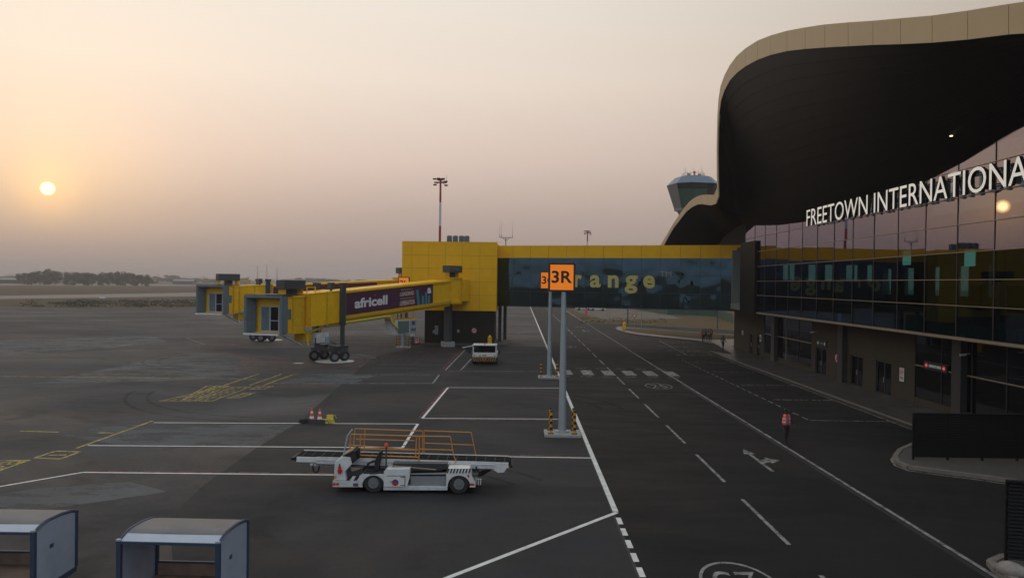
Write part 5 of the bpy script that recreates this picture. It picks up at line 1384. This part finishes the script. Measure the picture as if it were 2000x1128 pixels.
MB().add(octa(3.6, zr0+.0)+octa(3.6, zr0+.3), [(i, (i+1) % 8, 8+(i+1) % 8, 8+i) for i in range(8)]+[tuple(range(8, 16))]).build('roof_deck', 'darkmetal', tow)
for i in range(16):
    a = i*math.pi/8; MB().cyl((3.5*math.cos(a), 3.5*math.sin(a), zr0+.3), (3.5*math.cos(a), 3.5*math.sin(a), zr0+1.2), .04, n=5).build('rail_post', 'greydk', tow)
MB().tube([(3.5*math.cos(i*math.pi/8), 3.5*math.sin(i*math.pi/8), zr0+1.2) for i in range(17)], .035, 5).build('roof_rail', 'greydk', tow)
for (x, h) in ((-3.2, 2.2), (-2.8, 2.9), (-2.2, 1.8), (-1.2, 1.6), (-.3, 2.8), (.5, 1.7), (1.4, 2.0), (2.3, 3.1), (2.7, 2.6), (3.1, 1.5)):
    MB().cyl((x, -1.2+.2*x, zr0+.3), (x, -1.2+.2*x, zr0+.3+h), .045, .02, n=6).build('antenna', 'greydk', tow)
MB().lathe([(.3, 0), (.35, .2), (.2, .6), (.05, .7)], (0.1, -1, zr0+1.3), 10).build('obstruction_light', 'red', tow)
bx('light_stand', 'red', tow, -.05, .25, -1.15, -.85, zr0+.3, zr0+1.3)
bx('roof_box', 'grey', tow, -2.3, -1.4, -2.6, -2, zr0+.3, zr0+1.0); bx('roof_box', 'grey', tow, .9, 1.9, -2.6, -2, zr0+.3, zr0+.9)

# ------------------------------------------------------------------ floodlight masts
def mast(px, ytop, Y, label, bands, w):
    x = PY(px, ytop, Y).x; h = PY(px, ytop, Y).z
    t = thing('floodlight_mast', label, 'mast', (x, Y, 0), 0, 'floodlight masts')
    n = bands
    for k in range(n):
        MB().cyl((0, 0, h*k/n), (0, 0, h*(k+1)/n), w*(1-.45*k/n), w*(1-.45*(k+1)/n), n=14).build('mast_section', 'mast_red' if (n-1-k) % 2 == 0 else 'mast_white', t, smooth=True)
    bx('head_frame', 'mast_red', t, -1.3, 1.3, -.25, .25, h-.9, h-.65); bx('head_frame', 'mast_red', t, -.7, .7, -.2, .2, h-.3, h+.1)
    for (dx, dz) in ((-1.2, -.1), (-1.1, -1.3), (1.15, -.6), (1.2, -1.4), (-.4, .0), (.6, -.05)):
        MB().hexa([(dx-.35, -.5, h+dz-.2), (dx+.35, -.5, h+dz-.2), (dx+.3, .2, h+dz-.1), (dx-.3, .2, h+dz-.1)], [(dx-.35, -.45, h+dz+.15), (dx+.35, -.45, h+dz+.15), (dx+.3, .2, h+dz+.12), (dx-.3, .2, h+dz+.12)]).build('floodlight', 'black', t)
        MB().tube([(dx, 0, h+dz), (0, 0, h-.5)], .05, 5).build('lamp_arm', 'mast_red', t)
    MB().cyl((1.2, 0, h-.6), (1.2, 0, h+.7), .03, n=5).build('lightning_rod', 'greydk', t)
    return t
mast(860.5, 349, 160, 'tall red and white floodlight mast behind the yellow building', 6, .36)
mast(1147.5, 451, 310, 'distant red floodlight mast beyond the corridor roof', 7, .42)

# ------------------------------------------------------------------ people
def person(label, loc, rz, h, walk, top, arms=(.1, .1)):
    t = thing('person', label, 'person', loc, rz)
    s = h/1.76
    st1, st2 = (.26, -.24) if walk else (.02, -.02)
    V = {'pel': (0, 0, .96), 'sp': (0, .0, 1.18), 'ch': (0, .01, 1.38), 'nk': (0, .0, 1.50), 'hd': (0, -.02, 1.60), 'ht': (0, -.02, 1.70)}
    Rr = {'pel': .135, 'sp': .125, 'ch': .14, 'nk': .055, 'hd': .085, 'ht': .075}
    E = [('pel', 'sp'), ('sp', 'ch'), ('ch', 'nk'), ('nk', 'hd'), ('hd', 'ht')]
    for q, sg, stp, ar in (('l', -1, st1, arms[0]), ('r', 1, st2, arms[1])):
        V.update({q+'hip': (sg*.10, 0, .90), q+'kn': (sg*.11, -stp*.55-.04, .50), q+'an': (sg*.11, -stp+.02, .09), q+'to': (sg*.13, -stp-.15, .045),
                  q+'sh': (sg*.19, .01, 1.41), q+'el': (sg*.25, .03+stp*.35, 1.14), q+'wr': (sg*.25, -.08+stp*.7-ar, .91+ar*.6), q+'ha': (sg*.25, -.10+stp*.75-ar*1.2, .84+ar*.7)})
        Rr.update({q+'hip': .095, q+'kn': .068, q+'an': .045, q+'to': .04, q+'sh': .065, q+'el': .047, q+'wr': .034, q+'ha': .036})
        E += [('pel', q+'hip'), (q+'hip', q+'kn'), (q+'kn', q+'an'), (q+'an', q+'to'), ('ch', q+'sh'), (q+'sh', q+'el'), (q+'el', q+'wr'), (q+'wr', q+'ha')]
    keys = list(V); ix = {k: i for i, k in enumerate(keys)}
    me = bpy.data.meshes.new('sk'); me.from_pydata([tuple(c*s for c in V[k]) for k in keys], [(ix[a], ix[b]) for a, b in E], [])
    o = bpy.data.objects.new('sk', me); COL.objects.link(o)
    o.modifiers.new('skin', 'SKIN'); sm = o.modifiers.new('sub', 'SUBSURF'); sm.levels = 2; sm.render_levels = 2
    for k in keys:
        sv = me.skin_vertices[0].data[ix[k]]; sv.radius = (Rr[k]*s, Rr[k]*s); sv.use_root = (k == 'pel')
    dg = bpy.context.evaluated_depsgraph_get(); dg.update()
    bm_ = bpy.data.meshes.new_from_object(o.evaluated_get(dg)); bpy.data.objects.remove(o)
    # face, ears and fingers joined to the same body mesh
    ex = MB()
    ex.hexa([(-.015, -.105, 1.585), (.015, -.105, 1.585), (.012, -.08, 1.585), (-.012, -.08, 1.585)], [(-.006, -.10, 1.64), (.006, -.10, 1.64), (.006, -.08, 1.64), (-.006, -.08, 1.64)])
    for sg in (-1, 1):
        ex.cyl((sg*.085, -.015, 1.60), (sg*.10, -.01, 1.615), .022, n=8)
        c = Vector(V['lha' if sg < 0 else 'rha']); d = (c-Vector(V['lwr' if sg < 0 else 'rwr'])).normalized()
        for f in range(4):
            b_ = c+Vector((0, -.026+.018*f, 0)); ln = (.055, .065, .06, .045)[f]
            ex.cyl(b_, b_+d*ln, .009, .008, n=6); ex.cyl(b_+d*ln, b_+d*(ln+.03)+Vector((-sg*.012, 0, 0)), .008, .006, n=6)
        ex.cyl(c+Vector((0, -.03, .02)), c+d*.04+Vector((-sg*.01, -.055, 0)), .010, .008, n=6)
    bm = bmesh.new(); bm.from_mesh(bm_)
    vs = [bm.verts.new(tuple(c*s for c in v)) for v in ex.v]
    for f in ex.f: bm.faces.new([vs[i] for i in f])
    bm.to_mesh(bm_); bm.free()
    bm_.materials.clear()
    for m_ in ('skin', 'cloth_dk', 'shirt'): bm_.materials.append(M[m_])
    for pl in bm_.polygons:
        z = pl.center.z/s; ax = abs(pl.center.x)/s
        pl.material_index = 0 if (z > 1.47 or (ax > .16 and z < 1.0 and z > .6)) else (1 if z < .98 or ax > .17 else 2)
        pl.use_smooth = True
    b = bpy.data.objects.new('body', bm_); COL.objects.link(b); b.parent = t
    # hair / cap
    MB().lathe([(.098*s, 0), (.10*s, .05*s), (.08*s, .095*s), (.03*s, .115*s)], (0, -.012*s, 1.645*s), 14).build('hair', 'cloth_dk', t, smooth=True)
    # waistcoat: open in front, arm holes left at the sides by its narrow shoulders
    rowsv = []
    for z, rx, ry in ((.94, .215, .17), (1.1, .215, .17), (1.25, .215, .17), (1.36, .215, .165), (1.44, .19, .14), (1.49, .11, .11)):
        row = []
        for i in range(15):
            a = math.radians(-90+22+(360-44)*i/14)
            row.append((rx*s*math.cos(a), ry*s*math.sin(a)+.005, z*s))
        rowsv.append(row)
    if top:
        v_ = MB().grid(rowsv).build('vest', top, t, smooth=True)
        so = v_.modifiers.new('thick', 'SOLIDIFY'); so.thickness = .012
        for zz in (1.08, 1.24):
            MB().grid([[(1.03*.215*s*math.cos(math.radians(-68+316*i/14)), 1.03*.17*s*math.sin(math.radians(-68+316*i/14))+.005, q*s) for i in range(15)] for q in (zz, zz+.05)]).build('reflective_band', 'refl', v_, smooth=True)
    return t
p = G(1535, 866)
person('walking person in a coral high visibility vest crossing the dark road', p, math.radians(8), 1.78, True, 'vest')
for (px, py, top, rz, lab, h) in ((1372.5, 667, 'vest', .6, 'person in coral vest at the left of the group on the kerb', 1.72), (1378, 666, None, -.4, 'person in dark clothes second from the left of the kerb group', 1.74),
                               (1383.5, 666.5, 'vest_green', .2, 'person in green vest in the kerb group', 1.66), (1388.5, 665.5, 'vest', -.8, 'person in coral vest at the right of the group on the kerb', 1.78)):
    person(lab, G(px, py, .13), rz, h, False, top, (.12, .05))
person('person standing alone near the end of the terminal wall', G(1412, 683, .13), .3, 1.76, True, 'vest_green' if False else None, (.1, .15))

# ------------------------------------------------------------------ far service yard
def pickup(loc, rz, label):
    t = thing('pickup_truck', label, 'truck', loc, rz, 'white trucks parked in the far yard')
    MB().prism([(-2.4, -.85, .45), (2.4, -.85, .45), (2.45, -.85, .95), (1.2, -.85, 1.05), (.7, -.85, 1.05), (-2.4, -.85, 1.0)], (0, 1.7, 0)).build('body', 'white', t, bevel=.05)
    cb = MB().hexa([(-.6, -.8, 1.05), (1.15, -.8, 1.05), (1.15, .8, 1.05), (-.6, .8, 1.05)], [(-.45, -.68, 1.68), (.6, -.68, 1.68), (.6, .68, 1.68), (-.45, .68, 1.68)]).build('cabin', 'white', t, bevel=.04)
    MB().hexa([(-.45, -.79, 1.12), (.95, -.79, 1.12), (.95, .79, 1.12), (-.45, .79, 1.12)], [(-.36, -.71, 1.58), (.55, -.71, 1.58), (.55, .71, 1.58), (-.36, .71, 1.58)]).build('side_window', 'black', cb)
    for x in (-1.5, 1.5):
        for y in (-.78, .78): MB().wheel((x, y, .36), .36, .22, (0, 1, 0), n=16).build('wheel', 'tyre', t, smooth=True)
    bx('load_bed', 'greydk', t, -2.3, -.7, -.75, .75, 1.005, 1.03)
    for y in (-.6, .6): bx('headlight', 'galv', t, 2.42, 2.46, y-.15, y+.15, .75, .9)
    return t
P0 = pickup(G(1140, 605.5), math.pi+.1, 'white truck parked just left of the pink sign post')
dup(P0, G(1167, 606.5), .1, 'white truck parked just right of the pink sign post')
dup(P0, G(1110, 602), .5, 'white truck farthest left in the yard')
dup(P0, G(1222, 600.5), .1, 'white truck farthest right in the yard under the corridor')
dup(P0, G(1247, 600.5), .05, 'pale truck at the right end of the yard row')
t = thing('pink_sign_post', 'bright pink post with a round red ringed sign', 'sign', G(1145, 613.5))
bx('post', 'magenta', t, -.28, .28, -.1, .1, 0, 1.95, bevel=.02)
t2 = MB().cyl((0, -.14, 2.6), (0, -.1, 2.6), .72, n=28).build('disc', 'magenta', t); MB().cyl((0, -.15, 2.6), (0, -.14, 2.6), .52, n=28).build('inner_disc', 'white', t2); bx('truck_pictogram', 'black', t2, -.3, .05, -.16, -.15, 2.42, 2.85); bx('truck_pictogram', 'black', t2, .1, .28, -.16, -.15, 2.42, 2.7)
def slim_post(px, y0, y1, label, w=.06, m='greydk', sign=None):
    b_ = G(px, y0); h = PY(px, y1, b_.y).z
    t = thing('slim_post' if not sign else 'road_sign', label, 'post' if not sign else 'sign', b_)
    MB().cyl((0, 0, 0), (0, 0, h), w, n=8).build('post', m, t)
    bx('foot', 'greydk', t, -w*1.6, w*1.6, -w*1.6, w*1.6, 0, .08)
    return t, h
slim_post(1226, 633.5, 601, 'dark lamp post standing at the side road kerb', .11)
slim_post(1213, 633.5, 620, 'short red brown post left of the dark lamp post', .08, 'mast_red')
slim_post(1401, 643, 604, 'dark lamp post near the green fence', .11)
slim_post(1252.5, 641, 611, 'thin grey post right of the yield sign', .05, 'grey')
slim_post(1189.5, 625, 603, 'thin pale post with a small board in the gravel yard', .05, 'grey')
t, h = slim_post(1239, 644, 613, 'yield sign, red bordered triangle on a thin post', .05, 'grey', True)
MB().prism([(-.5, -.07, h), (.5, -.07, h), (0, -.07, h-.85)], (0, -.02, 0)).build('red_triangle', 'red', t)
MB().prism([(-.3, -.092, h-.11), (.3, -.092, h-.11), (0, -.092, h-.62)], (0, -.006, 0)).build('white_triangle', 'white', t)
# green mesh fence
fpts = [G(1240, 604), G(1304, 614.5), G(1360, 616), G(1403, 618.7), G(1432, 631)]
fen = thing('green_fence', 'dark green mesh fence behind the dry grass field', 'fence', fpts[0])
for a, b in zip(fpts, fpts[1:]):
    n = max(1, round((b-a).length/3.2))
    for i in range(n):
        p0, p1 = a.lerp(b, i/n)-fpts[0], a.lerp(b, (i+1)/n)-fpts[0]
        d = (p1-p0).normalized(); q = Vector((-d.y, d.x, 0))*.02
        MB().prism([p0+d*.05-q+Vector((0, 0, .1)), p1-d*.05-q+Vector((0, 0, .1)), p1-d*.05+q+Vector((0, 0, .1)), p0+d*.05+q+Vector((0, 0, .1))], (0, 0, 1.75)).build('mesh_panel', 'green', fen)
        MB().cyl(p0, p0+Vector((0, 0, 2.0)), .05, n=6).build('post', 'green', fen)

# small details on the far ground
t = thing('taxiway_sign', 'low white taxiway board on the grass strip', 'sign', G(200, 584.5))
bx('board', 'white', t, -1.1, 1.1, -.08, .08, .35, 1.15, bevel=.02)
for x in (-.8, .8): bx('leg', 'greydk', t, x-.05, x+.05, -.05, .05, 0, .35)
def shed(px, py, w, h, d, label, m='concrete_dk'):
    t = thing('far_shed', label, 'building', G(px, py))
    bx('wall', m, t, -w/2, w/2, 0, d, 0, h)
    MB().prism([(-w/2-.6, -.6, h), (w/2+.6, -.6, h), (w/2+.6, d/2, h+h*.35), (-w/2-.6, d/2, h+h*.35)], (0, 0, .25)).prism([(-w/2-.6, d/2, h+h*.35), (w/2+.6, d/2, h+h*.35), (w/2+.6, d+.6, h), (-w/2-.6, d+.6, h)], (0, 0, .25)).build('roof', 'roofing', t)
    for k in range(4): bx('window', 'darkmetal', t, -w/2+w*(k+.3)/4, -w/2+w*(k+.7)/4, -.06, .01, h*.35, h*.7)
    return t
shed(357, 555.5, 28, 5, 12, 'low pale hangar between the trees on the field edge'); shed(15, 553.5, 40, 4.5, 10, 'long dark shed at the far left below the sky', 'wall'); shed(285, 554, 26, 4, 10, 'low blue roofed shed in front of the tree belt')
shed(640, 551, 60, 7, 20, 'distant low building among the hazy trees')
for i, (px, yt) in enumerate(((503, 518), (521, 514.5), (541, 520))):
    Y = 1700+60*i; b_ = PY(px, 548, Y); h = PY(px, yt, Y).z
    t = thing('lattice_mast', ('left', 'tallest middle', 'right')[i]+' one of three faint lattice masts on the horizon', 'mast', (b_.x, Y, 0), 0, 'faint lattice masts on the horizon')
    for s_, q_ in ((-1, -1), (1, -1), (0, 1)):
        MB().cyl((s_*1.0, q_*.8, 0), (s_*.5, q_*.4, h), .30, .22, n=5).build('leg', 'mast_red', t)
    for k in range(9):
        z = h*k/9; z2 = h*(k+1)/9
        MB().tube([(-1+.5*k/9, -.8, z), (1-.5*k/9, -.8, z2)], .12, 4).build('brace', 'mast_red', t)

# ------------------------------------------------------------------ trees
def crown_mesh(seed, n=1000, flat=.62):
    rnd = random.Random(seed)
    clumps = []
    for _ in range(16):
        a = rnd.uniform(0, 6.283); r = rnd.uniform(0, .72); z = rnd.uniform(-.8, .75)*(1-r*.4)
        clumps.append((r*math.cos(a), r*math.sin(a), z, rnd.uniform(.2, .38)))
    vs, fs = [], []
    for i in range(n):
        cx, cy, cz2, cr2 = clumps[rnd.randrange(len(clumps))]
        d = Vector((rnd.gauss(0, 1), rnd.gauss(0, 1), rnd.gauss(0, 1))).normalized()*cr2*rnd.uniform(.55, 1.05)
        c = Vector((cx, cy, cz2))+d
        nrm = (d.normalized()+Vector((rnd.uniform(-.8, .8), rnd.uniform(-.8, .8), rnd.uniform(-.4, .9)))).normalized()
        a = nrm.cross(Vector((0, 0, 1)) if abs(nrm.z) < .9 else Vector((1, 0, 0))).normalized(); b = nrm.cross(a)
        s = rnd.uniform(.05, .105)
        o = len(vs); vs += [c+a*s, c+b*s*.8, c-a*s, c-b*s*.8]; fs.append((o, o+1, o+2, o+3))
    me = bpy.data.meshes.new('crown'); me.from_pydata([tuple(v) for v in vs], [], fs)
    me.materials.append(M['leaf' if seed % 2 else 'leaf2']); me.update(); return me
def trunk_mesh(seed):
    rnd = random.Random(seed); mb = MB()
    mb.cyl((0, 0, 0), (0, 0, .55), .035, .022, n=8)
    for k in range(5):
        a = k*1.26+rnd.uniform(-.3, .3); mb.cyl((0, 0, .35+.05*k), (.22*math.cos(a), .22*math.sin(a), .62+.05*k), .018, .007, n=6)
    me = bpy.data.meshes.new('trunk'); me.from_pydata([tuple(v) for v in mb.v], [], mb.f); me.materials.append(M['bark']); return me
crowns = [crown_mesh(i) for i in range(6)]; trunks = [trunk_mesh(i) for i in range(3)]
def tree(px, py_base, py_top, wpx, Y, i, label, group):
    b_ = PY(px, py_base, Y); h = PY(px, py_top, Y).z
    w = wpx*Y/1500
    t = thing('field_tree', label, 'tree', (b_.x, Y, -.06), random.uniform(0, 6), group)
    c = bpy.data.objects.new('crown', crowns[i % 6]); COL.objects.link(c); c.parent = t; c.location = (0, 0, h*.47); c.scale = (w*.60, w*.60, h*.56)
    k = bpy.data.objects.new('trunk', trunks[i % 3]); COL.objects.link(k); k.parent = t; k.scale = (h, h, h)
    return t
near_row = [(48, 531, 26), (62, 528, 30), (78, 523, 40), (93, 524, 34), (108, 527, 24), (130, 531, 28), (145, 529.5, 30), (163, 528.5, 34), (180, 528.5, 32), (197, 531, 28), (213, 530, 30), (230, 530, 28), (245, 528.5, 30), (260, 531, 26), (277, 532, 30), (287, 535, 20)]
ords = ['first', 'second', 'third', 'fourth', 'fifth', 'sixth', 'seventh', 'eighth', 'ninth', 'tenth', 'eleventh', 'twelfth', 'thirteenth', 'fourteenth', 'fifteenth', 'sixteenth', 'seventeenth', 'eighteenth', 'nineteenth', 'twentieth']
for i, (px, yt, w) in enumerate(near_row):
    tree(px, 551, yt, w*1.12, 820+random.uniform(-30, 30), i, ords[i]+' tree from the left in the dark tree belt', 'trees of the dark belt on the field edge')
far_row = [(10, 537, 34), (30, 536, 26), (303, 538, 26), (318, 540, 22), (334, 534, 26), (350, 538, 24), (368, 542, 26), (385, 541, 24), (402, 542, 28), (420, 543, 26), (445, 542, 28), (472, 541, 26), (480, 540, 22), (560, 543, 26), (585, 541, 30), (608, 540, 26), (632, 541, 28), (652, 541, 22), (676, 545, 30), (702, 544, 30)]
for i, (px, yt, w) in enumerate(far_row):
    tree(px, 549, yt+1, w*1.25, 1500+random.uniform(-60, 100), i+3, ords[i]+' tree from the left in the faint hazy row', 'faint trees of the hazy far row')
# unbroken far wood along the horizon and low scrub on the near grass strip
def scatter(name, m, boxes, size, label, seed):
    rnd = random.Random(seed); mb = MB()
    for (pos, r, n) in boxes:
        for _ in range(n):
            d = Vector((rnd.gauss(0, .45)*r[0], rnd.gauss(0, .45)*r[1], abs(rnd.gauss(0, .5))*r[2])); c = pos+d
            nrm = Vector((rnd.uniform(-1, 1), rnd.uniform(-1, 1), rnd.uniform(-.2, 1))).normalized(); a = nrm.cross(Vector((.1, .2, 1))).normalized(); b = nrm.cross(a); s = rnd.uniform(.5, 1)*size
            mb.sheet([c+a*s, c+b*s*.8, c-a*s, c-b*s*.8])
    o = mb.build(name, m, None, recalc=False)
    tag(o, label, name.replace('_', ' '), None, 'stuff'); return o
bxs = []
rnd_ = random.Random(3)
for k in range(150):
    px = -300+k*9.2+rnd_.uniform(-3, 3); Y = 2300+rnd_.uniform(-150, 200)
    b_ = PY(px, 548, Y); bxs.append((Vector((b_.x, Y, 0)), (14, 10, rnd_.uniform(6, 15)), 70))
scatter('far_woodland', 'leaf', bxs, 2.2, 'faint continuous woodland along the hazy horizon', 5)
bxs = []
for k in range(210):
    px = rnd_.choice((rnd_.gauss(160, 22), rnd_.gauss(270, 40), rnd_.gauss(350, 40), rnd_.uniform(40, 460))); py = rnd_.uniform(586, 599)
    b_ = G(px, py); bxs.append((Vector((b_.x, b_.y, 0)), (2.6, 2.2, rnd_.uniform(.25, .7)), 20))
scatter('low_scrub', 'bush', bxs, .28, 'low green scrub on the strip beyond the apron', 6)
bxs = []
for k in range(60):
    b_ = G(rnd_.uniform(1130, 1300), rnd_.uniform(620, 631)); bxs.append((Vector((b_.x, b_.y, 0)), (.8, .8, .3), 10))
scatter('roadside_weeds', 'bush', bxs, .14, 'sparse weeds along the side road kerb', 8)

# pale boulder beside the lower louvred screen
t = thing('pale_boulder', 'rounded pale boulder at the foot of the corner screen', 'boulder', (13.75, 21.4, .12))
bm = bmesh.new(); bmesh.ops.create_icosphere(bm, subdivisions=3, radius=.36)
for v in bm.verts:
    v.co *= 1+.12*math.sin(7*v.co.x+3)*math.cos(6*v.co.y)+.08*math.sin(11*v.co.z); v.co.z = max(-.05, v.co.z*.8)
me = bpy.data.meshes.new('stone'); bm.to_mesh(me); bm.free(); me.materials.append(M['rock'])
for p_ in me.polygons: p_.use_smooth = True
o = bpy.data.objects.new('stone', me); COL.objects.link(o); o.parent = t; o.location = (0, 0, .04)

# ------------------------------------------------------------------ haze: the dusty air over the airfield
hz = MB().box(-3700, 3700, -3700, 3700, -1.2, 46).build('haze', 'white')
hm = bpy.data.materials.new('dusty_air'); hm.use_nodes = True; hn = hm.node_tree; hn.nodes.clear()
ho = hn.nodes.new('ShaderNodeOutputMaterial'); hv = hn.nodes.new('ShaderNodeVolumePrincipled')
hv.inputs['Color'].default_value = (.93, .87, .84, 1); hv.inputs['Density'].default_value = .00034; hv.inputs['Anisotropy'].default_value = .35
hn.links.new(hv.outputs[0], ho.inputs['Volume'])
hz.data.materials.clear(); hz.data.materials.append(hm); hz['kind'] = 'stuff'; hz['label'] = 'dusty evening haze over the whole airfield'
